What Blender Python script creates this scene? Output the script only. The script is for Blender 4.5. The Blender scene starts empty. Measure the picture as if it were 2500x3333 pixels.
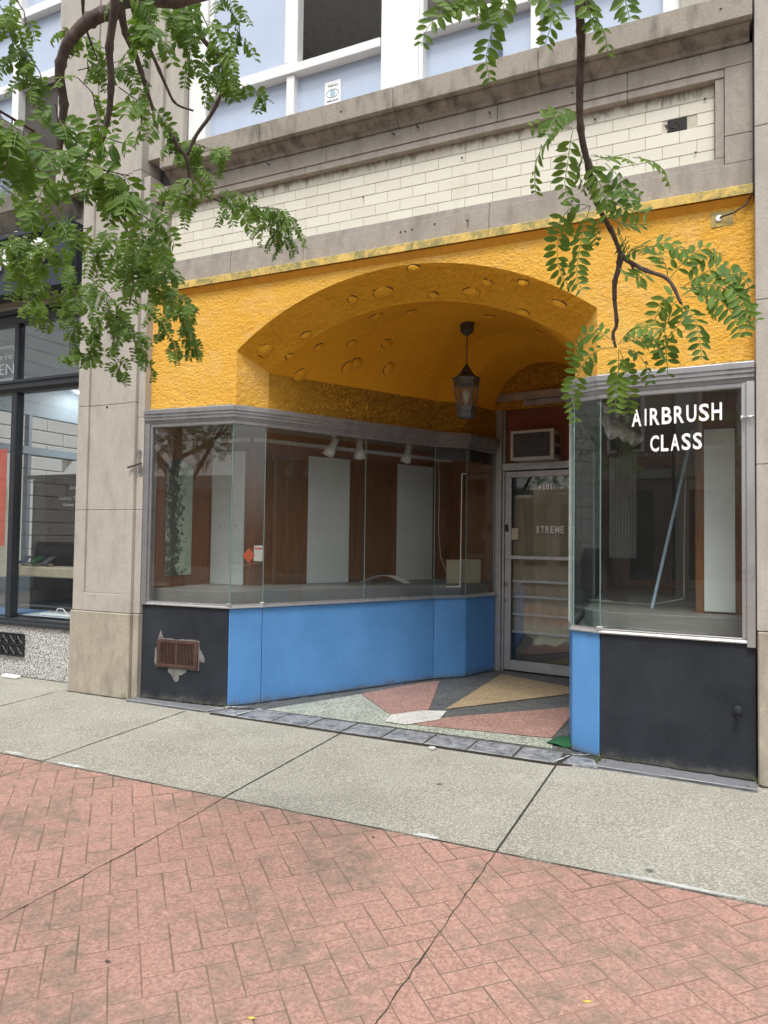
import bpy, math, random
from mathutils import Vector, Matrix
from math import sin, cos, pi, sqrt, radians as rad
random.seed(7)
S = bpy.context.scene
col = S.collection
# ------------------------------------------------------------------ camera
CAM = Vector((0, -5.27, 1.5)); YAW, PIT, ROL = rad(25.08), rad(2.07), rad(.773)
FPX = 2380.0
fw = Vector((-sin(YAW)*cos(PIT), cos(YAW)*cos(PIT), sin(PIT)))
rt = Vector((cos(YAW), sin(YAW), 0)); up = rt.cross(fw)
r2 = rt*cos(ROL)+up*sin(ROL); u2 = up*cos(ROL)-rt*sin(ROL)
cd = bpy.data.cameras.new('camera'); cam = bpy.data.objects.new('camera', cd); col.objects.link(cam)
M3 = Matrix((r2, u2, -fw)).transposed()
cam.matrix_world = Matrix.Translation(CAM) @ M3.to_4x4()
cd.sensor_fit = 'VERTICAL'; cd.sensor_height = 36; cd.lens = 36*FPX/3333.0
cd.clip_start = .05; cd.clip_end = 2000
S.camera = cam
S.render.resolution_x, S.render.resolution_y = 768, 1024
# ------------------------------------------------------------------ world, sun, exposure
SUN_EL, SUN_AZ = 60, 168      # azimuth: sun stands towards -y (street side), slightly right
w = bpy.data.worlds.new("World"); S.world = w; w.use_nodes = True
nt = w.node_tree; bg = nt.nodes['Background']
sky = nt.nodes.new('ShaderNodeTexSky'); sky.sky_type = 'NISHITA'; sky.sun_disc = False
sky.sun_elevation = rad(SUN_EL); sky.sun_rotation = rad(SUN_AZ); sky.dust_density = 4; sky.air_density = 1.2
hs = nt.nodes.new('ShaderNodeHueSaturation'); hs.inputs['Saturation'].default_value = .28
hs.inputs['Value'].default_value = 1.0
nt.links.new(sky.outputs[0], hs.inputs['Color']); nt.links.new(hs.outputs[0], bg.inputs[0])
bg.inputs[1].default_value = .15
sd = bpy.data.lights.new('sun', 'SUN'); sd.energy = 1.45; sd.angle = rad(16); sd.color = (1, .96, .9)
sun = bpy.data.objects.new('sun', sd); col.objects.link(sun)
_d = Vector((sin(rad(SUN_AZ))*cos(rad(SUN_EL)), cos(rad(SUN_AZ))*cos(rad(SUN_EL)), sin(rad(SUN_EL))))
sun.rotation_euler = _d.to_track_quat('Z', 'Y').to_euler()
S.view_settings.view_transform = 'Standard'; S.view_settings.look = 'None'
S.view_settings.exposure = .58; S.view_settings.gamma = 1
S.cycles.max_bounces = 10; S.cycles.transparent_max_bounces = 24

# ------------------------------------------------------------------ materials
def lin(r, g, b):
    f = lambda c: (c/255/12.92) if c <= 10 else ((c/255+.055)/1.055)**2.4
    return (f(r), f(g), f(b), 1)
class NB:
    def __init__(s, name):
        s.m = bpy.data.materials.new(name); s.m.use_nodes = True; s.t = s.m.node_tree
        s.b = s.t.nodes['Principled BSDF']; s.out = s.t.nodes['Material Output']
        s.co = s.n('ShaderNodeTexCoord').outputs['Object']
    def n(s, t, **k):
        x = s.t.nodes.new(t)
        for a, v in k.items(): setattr(x, a, v)
        return x
    def l(s, a, b): s.t.links.new(a, b)
    def put(s, sock, v):
        if hasattr(v, 'links') or hasattr(v, 'is_output'): s.l(v, sock)
        else: sock.default_value = v
    def noise(s, sc, det=4, rough=.55, co=None, dist=0, stretch=None):
        x = s.n('ShaderNodeTexNoise'); x.inputs['Scale'].default_value = sc; x.inputs['Detail'].default_value = det
        x.inputs['Roughness'].default_value = rough; x.inputs['Distortion'].default_value = dist
        c = co or s.co
        if stretch:
            mp = s.n('ShaderNodeMapping'); mp.inputs['Scale'].default_value = stretch; s.l(c, mp.inputs[0]); c = mp.outputs[0]
        s.l(c, x.inputs['Vector']); return x.outputs['Fac']
    def vor(s, sc, feat='F1', co=None, out='Distance', rnd=1):
        x = s.n('ShaderNodeTexVoronoi', feature=feat); x.inputs['Scale'].default_value = sc; x.inputs['Randomness'].default_value = rnd
        s.l(co or s.co, x.inputs['Vector']); return x.outputs[out]
    def ramp(s, v, *st):
        x = s.n('ShaderNodeValToRGB'); e = x.color_ramp.elements
        while len(e) < len(st): e.new(.5)
        for i, (p, c) in enumerate(st):
            e[i].position = p; e[i].color = c if isinstance(c, tuple) else (c, c, c, 1)
        s.l(v, x.inputs[0]); return x.outputs[0]
    def mix(s, f, a, b, t='MIX'):
        x = s.n('ShaderNodeMix', data_type='RGBA', blend_type=t)
        s.put(x.inputs[0], f); s.put(x.inputs[6], a); s.put(x.inputs[7], b); return x.outputs[2]
    def math(s, op, a, b=0, c=0):
        x = s.n('ShaderNodeMath', operation=op); s.put(x.inputs[0], a); s.put(x.inputs[1], b)
        if op in('MULTIPLY_ADD',): s.put(x.inputs[2], c)
        return x.outputs[0]
    def bump(s, h, st=.5, d=.01, nrm=None):
        x = s.n('ShaderNodeBump'); x.inputs['Strength'].default_value = st; x.inputs['Distance'].default_value = d
        s.l(h, x.inputs['Height'])
        if nrm: s.l(nrm, x.inputs['Normal'])
        s.l(x.outputs[0], s.b.inputs['Normal']); return x.outputs[0]
    def sep(s):
        x = s.n('ShaderNodeSeparateXYZ'); s.l(s.co, x.inputs[0]); return x.outputs
    def done(s, c, rough=.7, metal=0, spec=None):
        s.put(s.b.inputs['Base Color'], c); s.put(s.b.inputs['Roughness'], rough); s.b.inputs['Metallic'].default_value = metal
        if spec is not None: s.b.inputs['Specular IOR Level'].default_value = spec
        return s.m
def stone(name, c, dark, stain=.5, fine=1.0, scale=1.0):
    k = NB(name)
    n1 = k.noise(2.2*scale, 6, .6); n2 = k.noise(60*scale, 4, .7); n3 = k.noise(9*scale, 5, .6, stretch=(1, 1, .35))
    a = k.mix(k.ramp(n1, (.35, 0.), (.7, 1.)), c, tuple(x*.86 for x in c[:3])+(1,))
    a = k.mix(k.ramp(n3, (.46, 0.), (.7, stain)), a, dark)
    a = k.mix(k.ramp(n2, (.38, 0.), (.62, .6)), a, tuple(x*.68 for x in c[:3])+(1,))
    n4 = k.vor(170*scale)
    a = k.mix(k.ramp(n4, (.0, .35), (.25, 0.)), a, tuple(min(1, x*1.35) for x in c[:3])+(1,))
    k.bump(n2, .35*fine, .006, None)
    return k.done(a, .88)
def plain(name, c, rough=.5, metal=0, var=.12, bump=0, sc=14, spec=None):
    k = NB(name); n = k.noise(sc, 5, .6)
    a = k.mix(k.ramp(n, (.3, 0.), (.75, 1.)), c, tuple(x*(1-var*2) for x in c[:3])+(1,))
    if bump: k.bump(k.noise(sc*8, 3), bump, .003)
    return k.done(a, rough, metal, spec)
M = {}
M['lime'] = stone('limestone', (.485, .45, .40, 1), (.29, .265, .23, 1), .6)
M['lime_dark'] = stone('weathered_limestone', (.36, .325, .275, 1), (.085, .075, .062, 1), .9, 1.8)
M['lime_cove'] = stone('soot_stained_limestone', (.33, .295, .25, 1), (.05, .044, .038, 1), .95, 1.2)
M['lime_band'] = stone('grey_limestone', (.40, .36, .315, 1), (.20, .18, .155, 1), .7, 1.2)
M['lime_base'] = stone('stained_limestone', (.44, .39, .32, 1), (.16, .13, .1, 1), .75, .9, .8)
M['gap'] = plain('joint_shadow', (.06, .055, .05, 1), .95)

def stucco(name, c1, c2, bump, crev, sc=1.0, worn=True, fade=False):
    k = NB(name)
    n0 = k.noise(1.1, 4, .6)
    wv = k.noise(24*sc, 5, .68, dist=.9, stretch=(1, 1, 1.6)); w2 = k.noise(75*sc, 4, .7)
    rg = k.ramp(wv, (.40, 0.), (.50, .55), (.62, 1.))
    a = k.mix(k.ramp(n0, (.35, 0.), (.7, 1.)), c1, c2)
    if worn:
        n5 = k.noise(2.6, 6, .7, stretch=(1, 1, 1.6))
        a = k.mix(k.ramp(n5, (.5, 0.), (.7, .75)), a, (.88, .56, .20, 1))
        n6 = k.noise(9, 5, .8)
        a = k.mix(k.ramp(n6, (.66, 0.), (.74, .6)), a, (.78, .56, .40, 1))
        a = k.mix(k.ramp(wv, (.34, .25), (.42, 0.)), a, (.60, .33, .05, 1))
    h = k.math('ADD', k.math('MULTIPLY', wv, 1.1), k.math('ADD', k.math('MULTIPLY', w2, .45), k.math('MULTIPLY', k.noise(6, 5, .65), .8)))
    if crev:
        ln = k.ramp(k.math('ABSOLUTE', k.math('SUBTRACT', wv, .47)), (.0, 1.), (.018, .8), (.05, 0.)); f = k.math('MULTIPLY', ln, crev)
        h = k.math('SUBTRACT', h, k.math('MULTIPLY', ln, .5))
        if fade:
            y = k.sep()[1]; g = k.math('ADD', y, k.math('MULTIPLY', k.noise(3, 4, .6), .8))
            f = k.math('MULTIPLY', f, k.ramp(k.math('MULTIPLY', g, .5), (.40, 0.), (.80, 1.)))
        a = k.mix(f, a, (.09, .045, .009, 1))  # soot and crevice shadow, both painted into the line colour
    k.bump(h, bump, .02)
    return k.done(a, .8, 0, .25)
M['stucco'] = stucco('yellow_stucco', (.88, .51, .10, 1), (.85, .44, .05, 1), 1.0, 0)
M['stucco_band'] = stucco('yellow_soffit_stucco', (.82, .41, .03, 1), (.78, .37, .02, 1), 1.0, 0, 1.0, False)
M['stucco_vault'] = stucco('yellow_vault_stucco', (.76, .36, .018, 1), (.7, .32, .016, 1), .35, 0, .9, False)  # deeper yellow than the soffit, some of the vault's shade put in the colour
M['stucco_rough'] = stucco('rough_yellow_stucco', (.84, .45, .05, 1), (.78, .38, .03, 1), 1.0, .85, 1.75, False, True)
# fade crevices away from the front in the rough walls
def lip_mat():
    k = NB('weathered_lip_paint'); n = k.noise(9, 6, .75, dist=.6); n2 = k.noise(28, 5, .7)
    a = k.mix(k.ramp(n, (.42, 0.), (.6, 1.)), (.72, .50, .14, 1), (.27, .25, .10, 1))
    a = k.mix(k.ramp(n2, (.55, 0.), (.66, .7)), a, (.78, .52, .1, 1))
    k.bump(n2, .6, .006); return k.done(a, .8)
M['lip'] = lip_mat()
M['lip_under'] = plain('orange_lip_shade', (.70, .32, .02, 1), .75, bump=.4)  # deeper orange: the shadow band under the lip put into the colour
def scum():
    k = NB('green_grime'); n = k.noise(20, 5, .7)
    return k.done(k.mix(k.ramp(n, (.4, 0.), (.6, 1.)), (.28, .26, .12, 1), (.52, .38, .12, 1)), .9)
M['scum'] = scum()
def alu(name, c, rough=.42, dirt=.6, metal=.75):
    k = NB(name); n = k.noise(7, 6, .7, stretch=(1, 1, 1)); n2 = k.noise(55, 4, .7)
    a = k.mix(k.ramp(n, (.35, 0.), (.7, dirt)), c, tuple(x*.45 for x in c[:3])+(1,))
    a = k.mix(k.ramp(n2, (.6, 0.), (.75, .5)), a, tuple(x*.35 for x in c[:3])+(1,))
    r = k.ramp(n, (.3, rough-.1), (.7, rough+.2)); k.bump(n2, .12, .002); return k.done(a, r, metal)
M['alu'] = alu('aged_aluminium', (.40, .40, .41, 1))
M['alu_bright'] = alu('bright_aluminium', (.60, .60, .60, 1), .32, .5)
M['alu_door'] = alu('door_aluminium', (.52, .52, .51, 1), .45, .4, .6)
def panel(name, c, rough, scr):
    k = NB(name); n = k.noise(2.3, 6, .65); n2 = k.noise(5, 5, .75, stretch=(9, 9, .5)); n3 = k.noise(3.1, 6, .8, dist=1.5)
    lt = tuple(min(1, x*scr+.012) for x in c[:3])+(1,); dk = tuple(x*.62 for x in c[:3])+(1,)
    a = k.mix(k.ramp(n, (.3, 0.), (.72, .8)), c, lt)
    a = k.mix(k.ramp(n2, (.52, 0.), (.76, .22)), a, dk)
    a = k.mix(k.ramp(n2, (.26, .2), (.4, 0.)), a, lt)
    a = k.mix(k.ramp(n3, (.496, 0.), (.5, .35), (.504, 0.)), a, tuple(min(1, x*1.3+.05) for x in c[:3])+(1,))
    for sc_, th, st_ in ((13, .045, (1, 1, 1)), (7, .03, (3, 3, .8))):
        mp = k.n('ShaderNodeMapping'); mp.inputs['Scale'].default_value = st_; k.l(k.co, mp.inputs[0])
        a = k.mix(k.ramp(k.vor(sc_, co=mp.outputs[0]), (0., .7), (th, 0.)), a, tuple(min(1, x*.7+.16) for x in c[:3])+(1,) if sc_ == 13 else dk)
    z = k.sep()[2]
    gr = k.math('SUBTRACT', z, k.math('MULTIPLY', k.noise(9, 6, .8), .24))
    gr = k.math('ADD', gr, .10)
    a = k.mix(k.ramp(gr, (.0, .6), (.02, .2), (.07, 0.)), a, (.13, .125, .11, 1))
    k.bump(k.math('ADD', n, k.math('MULTIPLY', n2, .3)), .25, .012); return k.done(a, k.ramp(n, (.3, rough), (.7, rough+.2)), 0, .3)
M['black'] = panel('slate_black_panel', (.015, .019, .026, 1), .38, 1.5)
M['blue'] = panel('blue_painted_panel', (.085, .245, .52, 1), .5, 1.25)
def glass(name, tint=(1, 1, 1, 1), base=.045, dust=.03):
    k = NB(name); t = k.t; t.nodes.remove(k.b)
    g = k.n('ShaderNodeNewGeometry'); dp = k.n('ShaderNodeVectorMath', operation='DOT_PRODUCT')
    k.l(g.outputs['Normal'], dp.inputs[0]); k.l(g.outputs['Incoming'], dp.inputs[1])
    c = k.math('SUBTRACT', 1, k.math('ABSOLUTE', dp.outputs['Value'])); p5 = k.math('POWER', c, 5)
    f = k.math('MULTIPLY_ADD', p5, 1-base, base)
    tr = k.n('ShaderNodeBsdfTransparent'); tr.inputs[0].default_value = tint
    gl = k.n('ShaderNodeBsdfGlossy'); gl.inputs['Roughness'].default_value = .003
    df = k.n('ShaderNodeBsdfDiffuse'); df.inputs[0].default_value = (.5, .5, .47, 1)
    m0 = k.n('ShaderNodeMixShader'); k.put(m0.inputs[0], k.ramp(k.noise(1.6, 6, .7, stretch=(1.5, 1.5, .5)), (.35, dust*.3), (.75, dust)))
    k.l(tr.outputs[0], m0.inputs[1]); k.l(df.outputs[0], m0.inputs[2])
    m1 = k.n('ShaderNodeMixShader'); k.l(f, m1.inputs[0]); k.l(m0.outputs[0], m1.inputs[1]); k.l(gl.outputs[0], m1.inputs[2])
    k.l(m1.outputs[0], k.out.inputs['Surface']); return k.m
M['glass'] = glass('shop_glass', (.96, .975, .97, 1), .08, .022)
M['glass_side'] = glass('tinted_side_glass', (.80, .88, .88, 1), .065, .02)
M['glass_left'] = glass('neighbour_glass', (.95, .97, .98, 1), .08, .02)
M['glass_edge'] = plain('glass_edge', (.20, .33, .31, 1), .2)
M['edge_pale'] = plain('pale_glass_edge', (.45, .47, .45, 1), .35)
def wood(name, c, c2, rough=.35, st=(14, 14, .8)):
    k = NB(name); n = k.noise(5, 6, .65, stretch=st, dist=.4); n2 = k.noise(1.3, 3)
    a = k.mix(k.ramp(n, (.3, 0.), (.7, 1.)), c, c2)
    a = k.mix(k.ramp(n2, (.35, 0.), (.7, .5)), a, tuple(x*.5 for x in c[:3])+(1,))
    k.bump(n, .15, .002); return k.done(a, rough)
M['wood'] = wood('brown_panelling', (.42, .15, .055, 1), (.17, .06, .026, 1))
M['wood_light'] = wood('worn_brown_wood', (.30, .135, .05, 1), (.15, .058, .022, 1))
M['redwood'] = wood('red_plywood', (.27, .085, .045, 1), (.15, .042, .025, 1), .55, (2, 2, 9))
M['board'] = plain('whiteboard_panel', (.80, .85, .83, 1), .45, var=.05, sc=3)
def mouldy():
    k = NB('mouldy_board'); n = k.noise(6, 6, .75, stretch=(1, 1, .6)); v = k.vor(24)
    y = k.sep()[1]
    a = k.mix(k.ramp(n, (.45, 0.), (.6, .6)), (.50, .60, .47, 1), (.34, .46, .33, 1))
    f = k.math('SUBTRACT', k.noise(14, 5, .8), k.math('MULTIPLY', k.math('ABSOLUTE', k.math('ADD', y, .10)), 1.1))
    a = k.mix(k.ramp(f, (.34, 0.), (.42, .95)), a, (.05, .06, .045, 1)); return k.done(a, .5)
M['mouldy'] = mouldy()
M['deck'] = wood('grey_display_deck', (.30, .29, .27, 1), (.20, .19, .175, 1), .45, (.8, 10, 10))
M['ceil'] = plain('display_ceiling', (.22, .20, .17, 1), .9)
M['dark'] = plain('dark_interior', (.035, .033, .032, 1), .9)
M['dim'] = plain('dim_wall', (.12, .11, .10, 1), .9)
M['plasterwall'] = plain('plaster_wall', (.75, .73, .70, 1), .9)
M['white'] = plain('white_paint', (.80, .81, .80, 1), .45, var=.03)
M['white_lamp'] = plain('white_lamp_enamel', (.70, .70, .66, 1), .35, var=.04)
M['letter'] = plain('white_vinyl', (.92, .92, .90, 1), .5, var=.01)
M['letter_dull'] = plain('dull_white_vinyl', (.66, .66, .62, 1), .6, var=.05)
M['sky_pane'] = plain('painted_sky_pane', (.46, .54, .68, 1), .04, var=.05, sc=2, spec=.8)  # pale blue base colour holds the reflected sky
M['curtain_dark'] = plain('dark_screen', (.07, .06, .055, 1), .7)
M['blackmetal'] = plain('black_frame_metal', (.028, .032, .040, 1), .4)
M['signblack'] = plain('sign_cabinet', (.03, .04, .06, 1), .45)
def terr(name, c, chip1, chip2, sc=75):
    k = NB(name); v = k.vor(sc, out='Color'); s_ = k.n('ShaderNodeSeparateColor'); k.l(v, s_.inputs[0])
    a = k.mix(k.ramp(s_.outputs[0], (.55, 0.), (.6, 1.)), c, chip1)
    a = k.mix(k.ramp(s_.outputs[1], (.74, 0.), (.78, 1.)), a, chip2)
    a = k.mix(k.ramp(k.noise(3, 5), (.4, 0.), (.75, .45)), a, tuple(x*.55 for x in c[:3])+(1,))
    return k.done(a, k.ramp(k.noise(4, 4), (.3, .45), (.7, .7)))
M['t_red'] = terr('terrazzo_red', (.34, .20, .165, 1), (.47, .29, .24, 1), (.22, .13, .105, 1), 90)
M['t_dark'] = terr('terrazzo_charcoal', (.10, .105, .10, 1), (.17, .175, .17, 1), (.05, .052, .05, 1), 90)
M['t_gold'] = terr('terrazzo_ochre', (.36, .28, .175, 1), (.50, .38, .22, 1), (.26, .18, .1, 1), 90)
M['t_green'] = terr('terrazzo_pale_green', (.36, .39, .32, 1), (.52, .55, .47, 1), (.14, .16, .13, 1), 90)
M['t_white'] = terr('terrazzo_white', (.60, .60, .56, 1), (.68, .68, .64, 1), (.45, .45, .41, 1), 60)
def speck():
    k = NB('speckled_terrazzo'); n = k.noise(85, 2, .5, dist=1.0); n2 = k.noise(60, 2, .6, dist=.8)
    a = k.mix(k.ramp(n, (.50, 0.), (.54, 1.)), (.66, .65, .63, 1), (.08, .08, .08, 1))
    a = k.mix(k.ramp(n2, (.60, 0.), (.64, 1.)), a, (.38, .36, .34, 1)); return k.done(a, .5)
M['speck'] = speck()
def slate():
    k = NB('slate_paver'); n = k.noise(14, 5, .7, dist=.8); n2 = k.noise(45, 4)
    a = k.mix(k.ramp(n, (.35, 0.), (.65, 1.)), (.10, .11, .125, 1), (.36, .37, .385, 1))
    k.bump(k.math('ADD', n, k.math('MULTIPLY', n2, .3)), .8, .012); return k.done(a, .5)
M['slate'] = slate()
def concrete():
    k = NB('broomed_concrete'); n = k.noise(1.3, 6, .65); n2 = k.noise(80, 5, .85); n3 = k.noise(4, 6, .7)
    br = k.noise(30, 3, .6, stretch=(9, .35, 1)); v = k.vor(130)
    a = k.mix(k.ramp(n, (.38, 0.), (.62, 1.)), (.36, .355, .305, 1), (.25, .245, .205, 1))
    a = k.mix(k.ramp(k.noise(.45, 4, .6), (.42, 0.), (.6, .5)), a, (.27, .262, .22, 1))
    a = k.mix(k.ramp(n3, (.5, 0.), (.75, .4)), a, (.22, .21, .17, 1))
    a = k.mix(k.ramp(n2, (.51, 0.), (.57, .8)), a, (.56, .55, .49, 1))
    a = k.mix(k.ramp(n2, (.40, .8), (.48, 0.)), a, (.17, .168, .14, 1))
    a = k.mix(k.ramp(v, (.08, .4), (.2, 0.)), a, (.56, .54, .48, 1))
    a = k.mix(k.ramp(k.vor(1.3), (.02, .85), (.035, 0.)), a, (.06, .06, .055, 1))
    a = k.mix(k.ramp(br, (.45, 0.), (.7, .3)), a, (.24, .235, .19, 1))
    k.bump(k.math('ADD', k.math('MULTIPLY', n2, .6), br), .45, .005); return k.done(a, .9)
M['concrete'] = concrete()
M['patch'] = plain('white_paint_patch', (.62, .64, .62, 1), .8, var=.2, sc=25)
M['curb_paint'] = plain('grey_painted_strip', (.19, .195, .215, 1), .7, bump=.3)
def brickp():
    k = NB('stamped_red_paving'); n = k.noise(1.5, 7, .72); n2 = k.noise(60, 5, .85); n3 = k.noise(11, 6, .8, dist=.4); n5 = k.noise(26, 5, .8)
    at = k.n('ShaderNodeAttribute'); at.attribute_name = 'tone'
    a = k.mix(at.outputs['Fac'], (.455, .26, .21, 1), (.395, .225, .18, 1))
    a = k.mix(k.ramp(n2, (.50, 0.), (.58, .7)), a, (.57, .37, .31, 1))
    a = k.mix(k.ramp(n2, (.40, .8), (.48, 0.)), a, (.25, .155, .12, 1))
    d = k.math('ADD', n, k.math('MULTIPLY', k.math('SUBTRACT', n3, .5), .9))
    a = k.mix(k.ramp(d, (.48, 0.), (.62, .65)), a, (.245, .19, .145, 1))
    a = k.mix(k.ramp(k.math('ADD', d, k.math('MULTIPLY', k.math('SUBTRACT', n5, .5), .8)), (.67, 0.), (.72, .65)), a, (.17, .14, .105, 1))
    a = k.mix(k.ramp(k.vor(1.8), (.012, .9), (.022, 0.)), a, (.05, .05, .045, 1))
    k.bump(k.math('ADD', n2, n3), .9, .006); return k.done(a, .85)
M['paver'] = brickp()
def brickj():
    k = NB('paving_joint_dirt'); n = k.noise(3.2, 5, .7); n2 = k.noise(40, 4)
    a = k.mix(k.ramp(n, (.42, 0.), (.66, 1.)), (.17, .125, .09, 1), (.33, .185, .145, 1))
    a = k.mix(k.ramp(n2, (.4, 0.), (.7, .4)), a, (.20, .155, .11, 1)); return k.done(a, .95)
M['paverjoint'] = brickj()
M['crack'] = plain('crack_dirt_and_shade', (.045, .04, .032, 1), .95)
M['asphalt'] = plain('asphalt', (.055, .055, .055, 1), .85, bump=.5, sc=8)
M['brick'] = None
def creambrick():
    k = NB('cream_painted_brick'); n = k.noise(3, 5, .6); n2 = k.noise(50, 4, .6); at = k.n('ShaderNodeAttribute'); at.attribute_name = 'tone'
    a = k.mix(at.outputs['Fac'], (.70, .68, .59, 1), (.64, .615, .52, 1))
    a = k.mix(k.ramp(n, (.62, 0.), (.78, .4)), a, (.50, .43, .29, 1))
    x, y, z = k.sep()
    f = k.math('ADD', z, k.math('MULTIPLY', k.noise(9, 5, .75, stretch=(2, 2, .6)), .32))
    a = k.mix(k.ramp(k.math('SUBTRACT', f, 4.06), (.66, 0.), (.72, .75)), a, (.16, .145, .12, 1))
    k.bump(n2, .2, .004); return k.done(a, .6)
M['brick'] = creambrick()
M['mortar'] = plain('painted_mortar', (.60, .56, .45, 1), .9)
M['iron'] = alu('rusty_iron', (.10, .052, .04, 1), .7, .8, .2)
M['darkiron'] = plain('dark_iron', (.035, .03, .028, 1), .6)
M['plaster'] = plain('grey_filler', (.25, .245, .235, 1), .9, var=.25, bump=.6)
M['lantern'] = alu('aged_lantern_metal', (.075, .07, .065, 1), .55, .6, .4)
M['lantern_trim'] = alu('worn_lantern_trim', (.14, .14, .135, 1), .5, .6, .4)
M['lglass'] = glass('lantern_glass', (.78, .78, .72, 1), .06, .2)
M['paper'] = plain('brown_paper', (.38, .30, .205, 1), .8, var=.15, sc=2.5, bump=.3)
M['paper2'] = plain('light_brown_paper', (.44, .36, .25, 1), .8, var=.15, sc=2.5, bump=.3)
M['tape'] = plain('pale_tape', (.60, .56, .46, 1), .5)
M['acbody'] = plain('ac_cream', (.46, .45, .41, 1), .5, var=.1)
M['acgrille'] = plain('ac_grille', (.13, .13, .125, 1), .6)
M['bag'] = plain('manila_card', (.50, .44, .31, 1), .7, var=.1)
M['stick'] = plain('pale_blue_stick', (.40, .58, .70, 1), .4)
M['cordm'] = plain('beige_cable', (.50, .46, .38, 1), .6)
M['mirror'] = plain('dark_teal_glass', (.022, .045, .045, 1), .06, var=.3, sc=2)
M['curt'] = plain('pale_curtain', (.40, .38, .37, 1), .8)
M['redposter'] = plain('red_poster', (.62, .09, .045, 1), .35, var=.05)
M['yellow'] = plain('yellow_print', (.75, .55, .05, 1), .5)
M['kiosk'] = plain('kiosk_black', (.012, .013, .016, 1), .15)
M['kiosk_text'] = plain('kiosk_print', (.5, .5, .5, 1), .5)
M['shopwall'] = plain('shop_grey_wall', (.56, .62, .68, 1), .8, var=.03)
M['shopframe'] = plain('blue_grey_frame', (.14, .18, .22, 1), .6)
M['whitestone'] = plain('white_ashlar', (.87, .85, .79, 1), .8, var=.04)
M['orange'] = plain('orange_sticker', (.70, .12, .03, 1), .5)
M['greenmat'] = plain('green_turf_mat', (.02, .14, .05, 1), .9, var=.3, sc=60, bump=.8)
M['pebble'] = plain('white_pebble', (.62, .61, .56, 1), .7)
def bark():
    k = NB('branch_bark'); n = k.noise(50, 4, .7, stretch=(1, 1, .4))
    a = k.mix(k.ramp(n, (.35, 0.), (.65, 1.)), (.055, .038, .032, 1), (.13, .10, .085, 1)); k.bump(n, .5, .004); return k.done(a, .85)
M['bark'] = bark()
def leafm(name, c1, c2):
    k = NB(name); at = k.n('ShaderNodeAttribute'); at.attribute_name = 'tone'
    a = k.mix(at.outputs['Fac'], c1, c2)
    k.put(k.b.inputs['Base Color'], a); k.b.inputs['Roughness'].default_value = .5; k.b.inputs['Specular IOR Level'].default_value = .3
    tl = k.n('ShaderNodeBsdfTranslucent'); k.l(k.mix(.5, a, (.22, .42, .03, 1)), tl.inputs[0])
    mx = k.n('ShaderNodeMixShader'); mx.inputs[0].default_value = .42
    k.l(k.b.outputs[0], mx.inputs[1]); k.l(tl.outputs[0], mx.inputs[2]); k.l(mx.outputs[0], k.out.inputs['Surface']); return k.m
M['leaf'] = leafm('locust_leaf', (.17, .27, .045, 1), (.065, .14, .035, 1))
M['rachis'] = plain('leaf_stalk', (.16, .22, .06, 1), .6)
M['carpaint'] = plain('grey_car_paint', (.10, .10, .12, 1), .25)
M['carpaint_b'] = plain('blue_car_paint', (.02, .05, .16, 1), .25)
M['carglass'] = plain('car_glass', (.01, .01, .012, 1), .05)
M['tyre'] = plain('tyre_rubber', (.02, .02, .02, 1), .8)
M['rim'] = plain('wheel_rim', (.45, .45, .46, 1), .3, .8)
M['lampred'] = plain('tail_light_red', (.4, .02, .02, 1), .2)
M['redbrick'] = stone('brick_red_wall', (.25, .12, .085, 1), (.14, .08, .06, 1), .5)
M['grass'] = plain('grass_green', (.05, .09, .02, 1), .9)

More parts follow.
